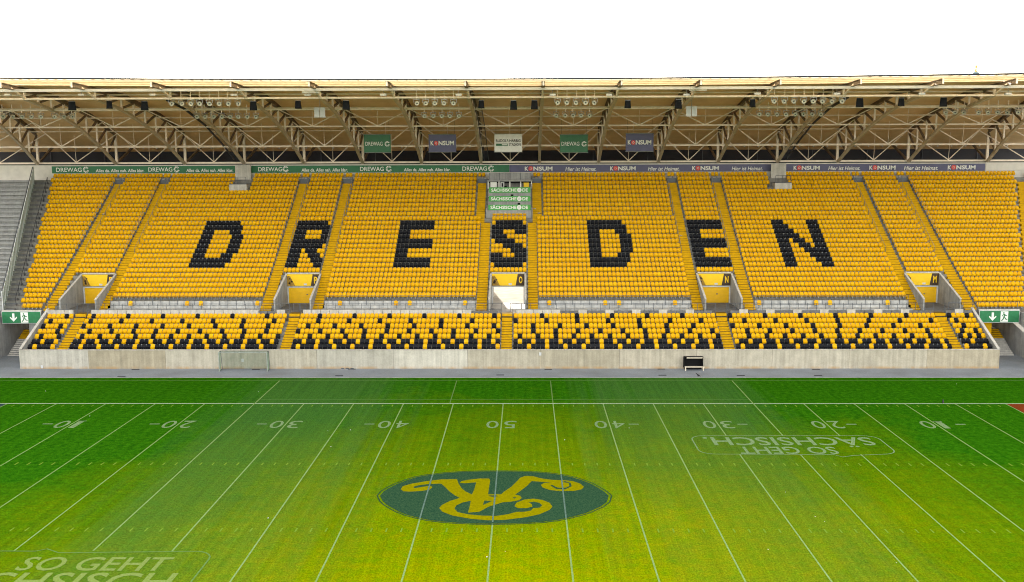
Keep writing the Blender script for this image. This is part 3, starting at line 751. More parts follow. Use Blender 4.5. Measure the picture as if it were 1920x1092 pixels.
def across(name, y, z, r, m, sq=False):
    mb = MB()
    for i in range(len(FEET)-1):
        p, q = rl((tx(i,y), y, z)), rl((tx(i+1,y), y, z))
        if sq: mb.bar(p+Vector((0,0,ae(p.x)*.9)), q+Vector((0,0,ae(q.x)*.9)), r, r*1.2)
        else: mb.tube(p, q, r, 8)
    return mb.build(name, m, roof)
for y, r in ((19.25, .115), (27.0, .10), (35.05, .10), (42.6, .09)): across('purlin_tube', y, interp(LOWC, y)+(.02 if y > 20 else -.02), r, M_cream)
MB().box(-75, 75, .12, .30, 0.02, .26).build('foot_beam', M_cream, roof)
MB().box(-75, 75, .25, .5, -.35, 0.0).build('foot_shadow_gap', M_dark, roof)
for y in (46.5, 39.3, 33.2, 27.2, 22.2): across('roof_purlin', y, interp(UPC, y)-.28, .085, M_cream)
across('service_tube', 43.8, 24.0, .05, M_cream)
# cross bracing: a hanging V in each bay between roof purlins and lower tubes
for (yu, yl) in ((27.2, 35.05), (33.2, 42.4), (39.3, 48.4)):
    zu = interp(UPC, yu)-.3; zl = interp(LOWC, yl)+.05 if yl < 48 else 21.85
    for i in range(len(FEET)-1):
        mb = MB(); xm = (tx(i,yl)+tx(i+1,yl))/2
        ym = (yu+yl)/2
        for q in (i, i+1): mb.tube(rl((tx(q,yu), yl-.8, interp(UPC, yl-.8)-.3)), rl((xm, yl, zl)), .07, 6)
        mb.tube(rl((xm, yl-.2, interp(UPC, yl)-.3)), rl((xm, yl, zl)), .035, 5)
        mb.build('cross_brace', M_cream, roof)
# roof sheets, one per bay; translucent sheets over the front edge
DECK = [(13.2, 30.2), (17.6, 30.10), (27.2, 29.92), (39.3, 28.22), (49.0, 26.2), (60.9, 23.28)]
for i in range(len(FEET)-1):
    mb = MB(); prof = DECK[1:]
    top = [rl((tx(k,y), y, z)) for k in (i, i+1) for y, z in prof]; n_ = len(prof)
    v = top+[p+Vector((0,0,.14)) for p in top]
    f = []
    for a in range(n_-1):
        f += [(a, n_+a, n_+a+1, a+1), (2*n_+a, 2*n_+a+1, 3*n_+a+1, 3*n_+a)]
    f += [(0, 2*n_, 3*n_, n_), (n_-1, 2*n_-1, 4*n_-1, 3*n_-1)]
    f += [tuple(list(range(0, n_))+[2*n_+a for a in range(n_-1, -1, -1)]), tuple([n_+a for a in range(n_-1, -1, -1)]+[3*n_+a for a in range(n_)])]
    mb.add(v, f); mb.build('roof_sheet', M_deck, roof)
    p = [rl((tx(k,q), q, z+ae(tx(k,q)))) for k, q, z in ((i,13.2,30.22), (i+1,13.2,30.22), (i+1,17.55,30.14), (i,17.55,30.14))]
    MB().hexa(p+[q+Vector((0,0,.03)) for q in p]).build('translucent_sheet', M_poly, roof)
    mb = MB(); nb = 8
    for k in range(1, nb):
        u = k/nb; xa = tx(i,13.3)*(1-u)+tx(i+1,13.3)*u; xb = tx(i,17.5)*(1-u)+tx(i+1,17.5)*u
        mb.bar(rl((xa, 13.3, 30.165+ae(xa))), rl((xb, 17.5, 30.085+ae(xb))), .06, .07)
    mb.build('glazing_bars', M_tan, roof)
for y, z, r, m in ((13.4, 30.05, .08, M_cream), (14.2, 30.02, .07, M_cream), (15.0, 29.98, .07, M_tan), (15.85, 29.95, .08, M_cream), (16.7, 29.92, .07, M_tan), (17.55, 29.90, .14, M_cream)):
    across('edge_purlin', y, z, r, m, True)
mb = MB()
for i in range(len(FEET)-1):
    xa, xb = tx(i,13.1), tx(i+1,13.1)
    mb.bar(rl((xa, 13.05, 30.20+ae(xa))), rl((xb, 13.05, 30.20+ae(xb))), .14, .17)
mb.build('eaves_gutter', M_dark, roof)
mb = MB()
for i in range(len(FEET)-1):
    p, q = rl((tx(i,16.9), 16.4, 29.45)), rl((tx(i+1,16.9), 16.4, 29.45)); mb.bar(p, q, .30, .28)
mb.build('cable_tray', M_ltgrey, roof)
# small strip lights over the rear concourse
mb = MB()
for i in range(-72, 73, 2): mb.box(i-.08, i+.08, 9.3, 9.5, 2.12, 2.3)
mb.build('strip_lights', M_white, roof)
mb = MB(); mb.box(-75, 75, 8.9, 9.05, 2.36, 2.5); mb.build('concourse_beam', M_cream, roof)
# ladders up three trusses
for i, side in ((FEET.index(-36.6), -1), (9, 1), (FEET.index(36.5), 1)):
    ld = obj('catwalk', None, roof); mb = MB(); rg = MB(); ys = np.linspace(47.5, 20.0, 60)
    for off in (.35, 1.05):
        for a, b in zip(ys[:-1:3], ys[3::3]): mb.bar(rl((tx(i,a)+side*off, a, interp(LOWC,a)+.15)), rl((tx(i,b)+side*off, b, interp(LOWC,b)+.15)), .06, .30)
    mb.build('side_rail', M_rail, ld)
    for k, a in enumerate(ys): rg.bar(rl((tx(i,a)+side*.35, a, interp(LOWC,a)+.1)), rl((tx(i,a)+side*1.05, a, interp(LOWC,a)+.1)), .28, .03)
    rg.build('rungs', M_louv, ld)

# ------------------------------------------------------------------ banners along the back wall
EX, EZ = (1,0,0), (0,0,1)
def swirl(cx, y, cz, r, parent, m=M_lett, name='logo'):
    mb = MB()
    for k in range(9):
        a0 = 2*math.pi*k/10+.5; a1 = a0+.42
        P = [(cx+r*.45*math.cos(a0+.25), y, cz+r*.45*math.sin(a0+.25)), (cx+r*math.cos(a0), y, cz+r*math.sin(a0)), (cx+r*math.cos((a0+a1)/2), y, cz+r*math.sin((a0+a1)/2)), (cx+r*math.cos(a1), y, cz+r*math.sin(a1)), (cx+r*.45*math.cos(a1+.25), y, cz+r*.45*math.sin(a1+.25))]
        mb.prism(P, (0, -.004, 0))
    return mb.build(name, m, parent)
def disc(cx, y, cz, r, m, parent, name='disc', ry=None):
    return MB().prism([(cx+r*math.cos(t), y, cz+(ry or r)*math.sin(t)) for t in [2*math.pi*k/20 for k in range(20)]], (0, -.004, 0)).build(name, m, parent)
BY = 48.36
def banner(label, px0, px1, m):
    x0, x1 = atY(px0, 315, BY).x, atY(px1, 315, BY).x
    o = tag(MB().box(x0, x1, BY, BY+.07, 20.36, 21.33).build('perimeter_banner', m), label, 'banner', 'sponsor banners on the back wall'); return o
def btxt(s, p0, p1, par, z0, h, shear=0, bold=.012):
    x0, x1 = atY(p0, 315, BY).x, atY(p1, 315, BY).x
    put_text(s, (x0, BY-.012, z0), EX, EZ, x1-x0, h, M_lett, par, shear, bold)
def drewag(par, p0, p1, pl):
    btxt('DREWAG', p0, p1, par, 20.56, .58, 0, .008); swirl(atY(pl, 315, BY).x, BY-.01, 20.86, .42, par)
def alles(par, p0, p1): btxt('Alles da. Alles nah. Alles klar.', p0, p1, par, 20.50, .44, .12, .02)
def konsum(par, p0, p1):
    w = p1-p0; btxt('K', p0, p0+w*.13, par, 20.54, .56, 0, .03); btxt('NSUM', p0+w*.31, p1, par, 20.54, .56, 0, .03)
    cx = atY(p0+w*.215, 315, BY).x; disc(cx, BY-.008, 20.83, .33, M_disc, par)
    for k in range(5):
        a = k*1.256; disc(cx+.13*math.cos(a), BY-.014, 20.83+.13*math.sin(a), .045, M_lett, par, 'dot')
def heimat(par, p0, p1): btxt('Hier ist Heimat.', p0, p1, par, 20.50, .52, .22, .012)
g1 = banner('short green sponsor banner left of the left camera platform', 97, 441, M_green)
drewag(g1, 105, 153, 161); alles(g1, 179, 270); drewag(g1, 278, 323, 331); alles(g1, 349, 437)
g2 = banner('long green sponsor banner from left camera platform to the press box', 471, 955, M_green)
drewag(g2, 484, 529, 535.5); alles(g2, 565, 652); drewag(g2, 675, 719.5, 729); alles(g2, 757, 844.5); drewag(g2, 867, 913, 921)
b1 = banner('long slate blue sponsor banner right of the press box', 955.3, 1446, M_blue)
for p in ((984, 1036), (1144, 1192), (1298, 1348)): konsum(b1, *p)
for p in ((1060, 1118), (1215, 1274), (1372, 1430)): heimat(b1, *p)
b2 = banner('short slate blue sponsor banner right of the right camera platform', 1474, 1847, M_blue)
for p in ((1488, 1537), (1630, 1679), (1777, 1829)): konsum(b2, *p)
for p in ((1553, 1613), (1695, 1759)): heimat(b2, *p)
# hanging banners
HY = 40.5
def hang(label, px0, px1, py0, py1, m):
    a, b = atY(px0, py0, HY), atY(px1, py1, HY); r = thing('hanging_banner', label, 'banner', (a.x, HY, b.z), 'banners hung under the roof')
    w, h = b.x-a.x, a.z-b.z; n_ = 8; mb = MB()
    fr = [(w*k/n_, .04*math.sin(k*1.3), z) for z in (0, h) for k in range(n_+1)]; bk = [(x, y+.02, z) for x, y, z in fr]; q = n_+1
    mb.add(fr+bk, [(k, k+1, q+k+1, q+k) for k in range(n_)]+[(2*q+k+1, 2*q+k, 3*q+k, 3*q+k+1) for k in range(n_)]); sh = mb.build('vinyl_sheet', m, r, smooth=True)
    MB().tube((-.05,0,h+.03), (w+.05,0,h+.03), .04).build('top_pole', M_steel, r); MB().tube((-.05,0,-.03), (w+.05,0,-.03), .04).build('bottom_pole', M_steel, r)
    for x in (.2, w-.2): MB().tube((x,0,h+.05), (x, 0, interp(UPC, HY)-.3-b.z), .015, 4).build('cord', M_rail, r)
    return r, sh, w, h
for lab, p0, p1, y0, y1 in (('green hanging banner with white wordmark, left of the white stadium banner', 682, 733, 253, 286), ('green hanging banner with white wordmark, right of the white stadium banner', 1050, 1102, 253, 286)):
    r, sh, w, h = hang(lab, p0, p1, y0, y1, M_green2)
    put_text('DREWAG', (.2, -.05, h*.38), EX, EZ, w*.64, .50, M_lett, sh, 0, .002); swirl(w*.87, -.05, h*.48, .34, sh)
for lab, p0, p1, y0, y1 in (('slate blue hanging banner with red disc, left of the white stadium banner', 803.5, 855.5, 253, 285), ('slate blue hanging banner with red disc, far right of the five', 1173.5, 1225, 251, 284)):
    r, sh, w, h = hang(lab, p0, p1, y0, y1, M_blue)
    put_text('K', (.25, -.05, h*.38), EX, EZ, w*.12, .58, M_lett, sh, 0, .03); put_text('NSUM', (w*.36, -.05, h*.38), EX, EZ, w*.56, .58, M_lett, sh, 0, .03)
    disc(w*.27, -.05, h*.50, .29, M_disc, sh)
    for k in range(5): disc(w*.27+.11*math.cos(k*1.256), -.056, h*.5+.11*math.sin(k*1.256), .04, M_lett, sh, 'dot')
r, sh, w, h = hang('white hanging banner with black stadium name in the middle', 927, 979, 252, 285, M_white)
put_text('RUDOLF-HARBIG', (.2, -.05, h*.55), EX, EZ, w-.4, .36, M_letd, sh, 0, .012); put_text('STADION', (w*.52, -.05, h*.34), EX, EZ, w*.43, .34, M_letd, sh, 0, .012)
MB().box(.2, w*.49, -.055, -.05, h*.34, h*.34+.28).build('sponsor_strip', M_green2, sh); MB().box(w*.27, w*.47, -.06, -.056, h*.34+.08, h*.34+.2).build('sponsor_mark', M_lett, sh)

# ------------------------------------------------------------------ speakers and floodlights
def speaker(label, px, py, ang, kind):
    p = atY(px, py, 20.3); s = thing('speaker', label, 'speaker', p, 'loudspeakers hung under the roof'); s.rotation_euler.z = ang
    w = .62 if kind else .52; h = .92 if kind else .8
    v = [(-w*.62,-.35,-h/2),(w*.62,-.35,-h/2),(w*.62,.45,-h/2),(-w*.62,.45,-h/2),(-w*.5,-.30,h/2),(w*.5,-.30,h/2),(w*.5,.35,h/2),(-w*.5,.35,h/2)]
    MB().hexa(v).build('cabinet', M_black, s)
    MB().hexa([(-w*.54,-.375,-h*.44),(w*.54,-.375,-h*.44),(w*.54,-.34,-h*.44),(-w*.54,-.34,-h*.44),(-w*.44,-.33,h*.42),(w*.44,-.33,h*.42),(w*.44,-.28,h*.42),(-w*.44,-.28,h*.42)]).build('grille', M_grille, s)
    MB().box(-.3, .3, -.03, .05, h/2, h/2+.06).build('bracket', M_steel, s)
    for x in (-.22, .22): MB().tube((x,0,h/2+.05), (x, 0, max(28.75-p.z, h/2+.2)), .02, 4).build('hanger', M_steel, s)
SPK = [(135, 199, .5, 1, 'far left, left of the first ladder truss'), (205, 197, .4, 0, 'small, on the third truss from left edge'), (271, 199, .4, 1, 'left of the large left floodlight cluster'), (475, 199, .3, 1, 'right of the large left floodlight cluster'),
       (559, 197, .1, 0, 'left of the left white antenna panel'), (649, 198, .1, 1, 'right of the left white antenna panel'), (902.5, 196, 0, 0, 'beside the middle ladder'), (963, 198, 0, 1, 'above the white stadium banner'), (1002, 197, 0, 1, 'right of the white stadium banner beside a truss'),
       (1177, 196, 0, 0, 'above the far right blue hanging banner'), (1272, 196, -.2, 1, 'left of the right white antenna panel'), (1411, 194, -.2, 0, 'right of the right white antenna panel'), (1612, 193, -.4, 1, 'right of the large right floodlight cluster'), (1690, 192, -.4, 0, 'small, left of the far right floodlights'), (1769, 192, -.4, 1, 'far right, above the last floodlight row')]
for px, py, a, k, w in SPK: speaker(f'black hanging loudspeaker, {w}', px, py, a, k)
fl = thing('floodlight', 'round floodlight', 'floodlight', (0,0,0), 'round floodlights under the roof edge')
lat = lambda r, y, n: [(r*math.cos(2*math.pi*k/n), y, r*math.sin(2*math.pi*k/n)) for k in range(n)]
mb = MB(); n_ = 12; rings = [lat(.27,-.16,n_), lat(.25,0,n_), lat(.17,.16,n_), lat(.10,.30,n_)]
mb.add(sum(rings, []), [(a*n_+k, a*n_+(k+1) % n_, (a+1)*n_+(k+1) % n_, (a+1)*n_+k) for a in range(3) for k in range(n_)]+[tuple(3*n_+k for k in range(n_))]); hd = mb.build('housing', M_refl, fl, smooth=True)
mb = MB(); mb.add(lat(.255,-.15,n_)+[(0,-.10,0)], [(k, (k+1) % n_, n_) for k in range(n_)]); mb.build('lens', M_lens, hd)
mb = MB(); mb.add(lat(.075,-.165,8)+lat(.075,-.11,8), [(k, (k+1) % 8, 8+(k+1) % 8, 8+k) for k in range(8)]+[tuple(range(8))]); mb.build('bulb_cap', M_rail, hd)
hd.rotation_euler = (math.radians(24), 0, 0)
MB().bar((-.31,0,0), (-.31,0,.36), .04).bar((.31,0,0), (.31,0,.36), .04).bar((-.33,0,.36), (.33,0,.36), .05).build('yoke', M_steel, fl)
MB().tube((0,0,.36), (0,0,1.35), .045).build('hanger_pole', M_cream, fl)
CL = [('in the far left row', 27.0, 218.5, (5,23,41,58,77,102,119,135)),
      ('in the upper row by the left ladder truss', 19.3, 194, (321,340,358,374.5,393,410.5,427.5,446)), ('in the lower row by the left ladder truss', 27.0, 218.5, (368.5,384,400,415.5,431,447,463,480)),
      ('in the upper row left of the white banner', 19.3, 193, (781,798,815.5,833,850.5)), ('in the lower row left of the white banner', 27.0, 217, (795.5,812,829,844,860.5)),
      ('in the upper row right of the white banner', 19.3, 192, (1045.5,1063,1080.5,1098,1115)), ('in the lower row right of the white banner', 27.0, 216, (1043,1060,1074,1089.5,1105)),
      ('in the upper row by the right ladder truss', 19.3, 189.5, (1452,1471,1489,1507,1525,1543,1561,1579.5)), ('in the lower row by the right ladder truss', 27.0, 214, (1424,1440,1457.5,1474,1491,1507.5,1524,1540)),
      ('in the far right row', 27.0, 210.5, (1774,1791,1808,1835,1853,1871,1890,1909))]
first = True
for where, Y, py, xs in CL:
    for k, px in enumerate(xs):
        p = atY(px, py, Y)
        if first: o = fl; o.location = p; first = False
        else: o = copy_tree(fl, None, p)
        o.rotation_euler.z = -math.atan2(p.x, 60)*.8+random.uniform(-.35, .35); o['label'] = f'round floodlight, {ORD[k]} from left {where}'
# spotlights at the truss tips
sp = thing('spotlight', 'small', 'spotlight', (0,0,0), 'small spotlights beside the truss tips')
MB().box(-.32,.32,-.18,.18,-.09,.10).build('lamp_case', M_ltgrey, sp); MB().box(-.28,.28,-.14,.14,-.11,-.091).build('lens', M_lens, sp); MB().tube((0,0,.1),(0,0,.7),.03).build('arm', M_steel, sp)
for k, px in enumerate((15,153,287,439,577,719,860,1036,1142,1287,1420,1569,1728,1890)):
    p = atY(px, 178-(2 if px > 1300 else 0), 18.0); o = sp if k == 0 else copy_tree(sp, None, p); o.location = p
    o['label'] = f'small flat spotlight under the roof edge, {ORD[k]} from left'
for px, py, w in ((600, 210, 'left'), (1297, 208, 'right')):
    p = atY(px, py, 24.0); a = thing('antenna_panel', f'pair of white antenna panels hanging on the {w} side under the roof', 'antenna', p, 'white antenna panels')
    for s in (-1, 1): MB().box(-.30+s*.32-.02, .30+s*.32-.04, -.05, .05, -.62, .5).build('panel', M_ltgrey, a)
    MB().tube((0,.08,.3), (0,.08,2.0), .04).build('pole', M_steel, a)
    q = atY(px-17 if w == 'left' else px+12, 173 if w == 'left' else 168.5, 17.3)
    f = thing('flat_antenna', f'flat white antenna board above the {w} antenna panels', 'antenna', q, 'flat antenna boards')
    MB().box(-.9, .9, -.2, .2, -.12, .12).build('board', M_ltgrey, f); MB().tube((0,0,.12),(0,0,.5),.04).build('mount', M_steel, f)

# ------------------------------------------------------------------ camera platforms and press box
for px0, px1, w in ((441, 470, 'left'), (1446, 1474, 'right')):
    x0, x1 = atY(px0, 320, 47.2).x, atY(px1, 320, 47.2).x; sh = -.35 if w == 'left' else .35
    p = thing('camera_platform', f'pale concrete camera platform at the {w} of the top rows', 'platform', ((x0+x1)/2, 46, uz[25]), 'camera platforms'); z0 = uz[25]; hw = (x1-x0)/2
    MB().box(-hw, hw, 1.2, 1.4, uz[27]-z0-.4, 21.45-z0).build('back_panel', M_conc_lt, p)
    MB().box(-hw-.12+sh*0, hw+.12, -1.55, 1.15, -.6, .02+1.05).build('base_box', M_conc_lt, p)
    MB().box(-hw-.1, hw+.1, -1.5, 1.15, 1.075, 1.14).build('deck', M_rail, p)
    g = obj('guard_rail', None, p)
    for x in (-hw, -.1, hw): MB().tube((x,-1.35,1.14), (x,-1.35,2.05), .03).build('post', M_rail, g)
    for z in (1.6, 2.05): MB().tube((-hw,-1.35,z), (hw,-1.35,z), .028).build('rail', M_rail, g)
pb = thing('press_box', 'grey press box with three bright green name boards at top middle', 'press box', (0, 44, 15))
O = Vector((0, 44, 15))
MB().box(-2.85, 2.9, 46.45-44, 46.6-44, 19.3-15, 20.3-15).build('balustrade', M_conc, pb)
for k in range(5): MB().box(-2.83+k*1.42-.03, -2.83+k*1.42+.03, 46.38-44, 46.44-44, 19.3-15, 20.32-15).build('balustrade_post', M_rail, pb)
MB().box(-3.0, 3.0, 44.4-44, 48.2-44, 19.18-15, 19.36-15).build('deck_slab', M_conc, pb)
MB().box(-2.9, 2.9, 46.2-44, 46.4-44, 15.5-15, 19.17-15).build('cabin_back', M_dark, pb)
for k in range(5): MB().box(-2.9+k*1.45-.07, -2.9+k*1.45+.07, 44.8-44, 44.95-44, 18.2-15, 19.17-15).build('mullion', M_white, pb)
MB().box(-2.82, 2.82, 44.75-44, 44.95-44, 18.15-15, 18.3-15).build('window_sill', M_conc, pb)
MB().box(-2.6, -1.75, 45.0-44, 45.05-44, 18.4-15, 19.1-15).build('blind', M_white, pb)
MB().box(-1.25, -.75, 45.0-44, 45.05-44, 18.35-15, 19.05-15).build('monitor_frame', M_white, pb); MB().box(-1.12, -.88, 44.96-44, 44.99-44, 18.45-15, 18.95-15).build('monitor', M_dark, pb)
MB().box(1.85, 2.55, 45.0-44, 45.05-44, 18.4-15, 19.0-15).build('notice', M_sign, pb)
for k, (Yb, zt, zb) in enumerate(((43.6, 18.42, 17.72), (42.0, 17.33, 16.64), (40.35, 16.28, 15.60))):
    MB().box(-2.85, 2.85, Yb+.05-44, Yb+1.75-44, zb-15-.45, zt-15-.30).build('desk_tier', M_conc, pb)
    MB().box(-2.78, 2.78, Yb+.02-44, Yb+.50-44, zt-15-.08, zt-15-.02).build('desk_top', M_ltgrey, pb)
    bd = MB().box(-2.72, 2.74, Yb-.05-44, Yb+.0-44, zb-15, zt-15).build('name_board', M_bright, pb)
    y = Yb-.062-44; h = .42; z = (zt+zb)/2-15-h/2
    put_text('SÄCHSISCHE', (-2.45, y, z), EX, EZ, 3.35, h*1.2, M_lett, bd, 0, .03); put_text('DE', (1.68, y, z), EX, EZ, .72, h, M_lett, bd, 0, .03)
    disc(1.27, y, z+h/2, .30, M_lett, bd, 'round_logo'); 
    for q in range(3): MB().box(1.13, 1.41, y-.012, y-.005, z+.10+q*.10, z+.145+q*.10).build('logo_bar', M_ltgrey, bd)
    MB().box(-.75+k*.9, -.4+k*.9, Yb+.55-44, Yb+.7-44, zt-15-.02, zt-15+.2).build('desk_monitor', M_black, pb)
MB().box(-2.85, 2.85, 40.0-44, 40.34-44, 14.5-15, 15.58-15).build('base_wall', M_conc, pb)
for s in (-1, 1):
    x0, x1 = sorted((s*2.86, s*3.0)); MB().box(x0, x1, 40.0-44, 46.3-44, 14.5-15, 15.9-15).build('side_cheek', M_conc, pb)

# ------------------------------------------------------------------ left edge: glass fence, grey stair, away terrace; side passages with exit signs
def fx(y): return -58.21+(-65.07+58.21)*(y-24)/(47.5-24)
gf = thing('glass_fence', 'stepped fence of greenish glass panels left of the yellow seats', 'fence')
for j in range(0, 28):
    y = ufront[j]; x = fx(y); x2 = fx(y+UT)
    MB().hexa([(x-.02,y+.04,uz[j]+.05),(x+.02,y+.04,uz[j]+.05),(x2+.02,y+UT-.06,uz[j]+.05),(x2-.02,y+UT-.06,uz[j]+.05),(x-.02,y+.04,uz[j]+2.0),(x+.02,y+.04,uz[j]+2.0),(x2+.02,y+UT-.06,uz[j]+2.35),(x2-.02,y+UT-.06,uz[j]+2.35)]).build('pane', M_pane, gf)
    MB().bar((x,y,uz[j]), (x,y,uz[j]+2.35), .09, .09).build('post', M_ltgrey, gf)
MB().bar((fx(ufront[0]),ufront[0],uz[0]+2.35), (fx(ufront[27]),ufront[27],uz[27]+2.35), .09, .09).build('top_rail', M_rail, gf)
sr = thing('railing', 'dark stair railing between the glass fence and left seat edge', 'railing', group='left stair railing')
for j in range(1, 28, 2):
    y = ufront[j]; x = left_edge(y)-.35; MB().tube((x,y,uz[j]), (x,y,uz[j]+1.0), .03).build('post', M_dark, sr)
MB().tube((left_edge(ufront[1])-.35,ufront[1],uz[1]+1.0), (left_edge(ufront[27])-.35,ufront[27],uz[27]+1.0), .03).build('rail', M_dark, sr)
st = MB()
for j in range(28):
    for half in (0, 1):
        y = ufront[j]+half*UT/2; z = uz[j]+(.004 if not half else (uz[j+1]-uz[j])/2); x = left_edge(y)
        if half: st.box(fx(y)+.1, x-.5, y, y+UT/2+.08, uz[j]-.1, z)
o = st.build('side_stair', M_conc_dk, stand); o['kind'] = 'stuff'
at_ = thing('away_terrace', 'grey seatless terrace beyond the glass fence at far left', 'terrace', (-66, 24, 5)); O2 = Vector((-66, 24, 5))
mb = MB(); 
for j in range(29):
    x1 = fx(ufront[j])-.153
    mb.box(-20, x1+66, ufront[j]-24, ufront[j]+UT+.15-24, uz[j]-.75-5, uz[j]-5+.005)
mb.build('terrace_steps', M_conc, at_)
for j in range(2, 28):
    x1 = fx(ufront[j])-.5; MB().box(-18, x1+66, ufront[j]+.3-24, ufront[j]+.62-24, uz[j]+.32-5, uz[j]+.40-5).build('bench_row', M_bench, at_)
# side passages
for s in (-1, 1):
    side = 'left' if s < 0 else 'right'
    sx = lambda a, b: tuple(sorted((s*a, s*b)))
    sw = thing('passage_wall', f'tall concrete wall beside the {side} side passage', 'wall')
    x0, x1 = sx(57.6, 58.0); MB().box(x0, x1, 14.5, 34, 0, CW-.02).build('wall_body', M_conc, sw)
    x0, x1 = sx(58.0, 75.0); MB().box(x0, x1, 14.5, 14.9, 0, CW-.02).build('front_wall_face', M_conc, sw)
    ss = thing('passage_stair', f'grey stair climbing through the {side} side passage', 'stairs')
    for k in range(14):
        x0, x1 = sx(54.6, 57.2); q_ = MB(); q_.box(x0, x1, 22.2+k*.3, 22.52+k*.3, 0.02, .17*(k+1)); q_.m[1] = 1; q_.build('step', [M_step if k > 8 else M_conc_lt, M_step_top if k > 8 else M_conc_dk], ss)  # topmost steps coloured yellow to paint in warm light
    x0, x1 = sx(54.6, 57.2); MB().box(x0, x1, 26.7, 30, 0.02, 2.38).build('landing', M_conc, ss)
    x0, x1 = sx(52.4, 54.55); MB().box(x0, x1, 22.3, 40, .02, CW-.4).build('inner_wall', M_step if s > 0 else M_conc, ss)  # right inner wall coloured yellow in place of warm light on it
    x0, x1 = sx(52.85, 57.35)
    e = thing('exit_sign', f'green emergency exit sign over the {side} side passage', 'sign', ((x0+x1)/2, 21.85, 3.85), 'emergency exit signs'); w = (x1-x0)/2
    MB().box(-w, w, -.06, .06, 0, 1.38).build('frame', M_ltgrey, e); MB().box(-w+.05, w-.05, -.075, -.061, .05, 1.33).build('board', M_exit, e)
    MB().prism([(x+.25*0+ax*1.0-(.9 if s < 0 else .75), -.085, .68+az) for x, ax, az in ((0,0,-.48),(0,.42,-.02),(0,.36,.10),(0,.13,-.12),(0,.13,.48),(0,-.13,.48),(0,-.13,-.12),(0,-.36,.10),(0,-.42,-.02))], (0, -.004, 0)).build('arrow', M_lett, e)
    cx = .35 if s < 0 else .55
    MB().box(cx-.42, cx+.42, -.083, -.076, .1, 1.28).build('door_symbol', M_lett, e)
    mb = MB(); y = -.09
    mb.prism([(cx-.08+.09*math.cos(t), y, 1.1+.09*math.sin(t)) for t in [k*math.pi/4 for k in range(8)]], (0,-.004,0))
    for P in ([(-.18,.95),(.05,1.0),(.10,.90),(.02,.62),(-.12,.66),(-.02,.88)], [(-.02,.64),(.06,.66),(.20,.45),(.36,.40),(.34,.32),(.14,.36)], [(-.10,.68),(.02,.62),(-.06,.40),(-.26,.18),(-.34,.24),(-.16,.44)], [(.06,.98),(.16,.84),(.30,.86),(.30,.79),(.13,.75),(.02,.88)], [(-.16,.95),(-.30,.74),(-.25,.70),(-.08,.88)]):
        mb.prism([(cx+a, y, b) for a, b in P], (0,-.004,0))
    mb.build('running_figure', M_exit, e)
    MB().box(-w, w, .07, .25, 1.39, 1.5).build('lintel', M_conc_lt, e)
    hr = thing('railing', f'dark guard railing above the {side} exit sign', 'railing', (s*55.1, 22.3, CW), 'exit sign railings')
    for x in (-2.2, 0, 2.2): MB().tube((x,0,0), (x,0,1.1), .03).build('post', M_rail, hr)
    MB().tube((-2.2,0,1.1), (2.2,0,1.1), .03).build('rail', M_rail, hr)
MB().box(60, 62, 48.36, 48.43, 20.36, 21.3)
wb = tag(MB().box(64.75, 75, 48.34, 48.43, 20.38, 21.36).build('wall_board', M_offw), 'blank off-white board at the right end of the back wall', 'board')
wb2 = tag(MB().box(-75, -65.7, 48.34, 48.43, 20.36, 21.36).build('wall_board', M_offw), 'blank off-white board at far left beyond the glass fence', 'board')

# ------------------------------------------------------------------ goal, shelter, birds, litter, tower
a = Vector((-30.33, 13.85, .02)); gw = 5.1; gl = thing('football_goal', 'small portable football goal with net against the concrete wall', 'goal', a); H = 2.05; D = 1.1; t = .7
for x in (0, gw): MB().tube((x,0,0), (x,0,H), .055, 8).build('goal_post', M_goal, gl)
MB().tube((-.05,0,H), (gw+.05,0,H), .055, 8).build('crossbar', M_goal, gl)
for x in (0, gw):
    MB().tube((x,0,.04), (x,D,.04), .035).tube((x,D,.04), (x,t,H), .03).tube((x,0,H), (x,t,H), .03).build('side_frame', M_rail, gl)
MB().tube((0,D,.04), (gw,D,.04), .035).tube((0,t,H), (gw,t,H), .03).build('rear_bar', M_rail, gl)
mb = MB(); nx, nz = 42, 17
for k in range(nx+1): mb.bar((gw*k/nx,D-.01,.05), (gw*k/nx,t,H-.02), .010); mb.bar((gw*k/nx,.05,H), (gw*k/nx,t,H), .014)
for k in range(nz+1):
    u = k/nz; y = D+(t-D)*u; z = .05+(H-.07)*u; mb.bar((0,y,z), (gw,y,z), .014)
    for x in (0, gw): mb.bar((x,.05,z), (x,y,z), .014)
for x in (0, gw):
    for k in range(1, 7): mb.bar((x,t*k/7,.05), (x,t*k/7,H), .014)
o = mb.build('net', M_net, gl); o['kind'] = 'stuff'
b = Vector((18.8, 14.1, .02)); bw = 2.0; sh = thing('team_shelter', 'black open-fronted bench shelter standing against the concrete wall', 'shelter', b)
prof = [(.95,.25),(.95,1.25),(.80,1.42),(.20,1.47),(.20,1.41),(.75,1.36),(.89,1.22),(.89,.25)]
MB().prism([(0,y,z) for y, z in prof], (bw,0,0)).build('shell', M_black, sh)
for x in (0, bw-.04): MB().prism([(x,.94,.25),(x,.94,1.22),(x,.79,1.36),(x,.25,1.40),(x,.35,.9),(x,.15,.45),(x,.15,.25)], (.04,0,0)).build('side_panel', M_black, sh)
MB().box(.25, bw-.1, .16, .2, 1.30, 1.40).build('roof_trim', M_wood, sh)
MB().box(.05, bw+.12, .0, .42, .36, .42).build('bench_seat', M_wood, sh)
for x in (.12, bw): MB().box(x-.05, x+.05, .02, .12, 0, .36).build('leg', M_wood, sh)
MB().box(.1, bw-.05, .8, .9, 0, .25).build('rear_foot', M_black, sh)
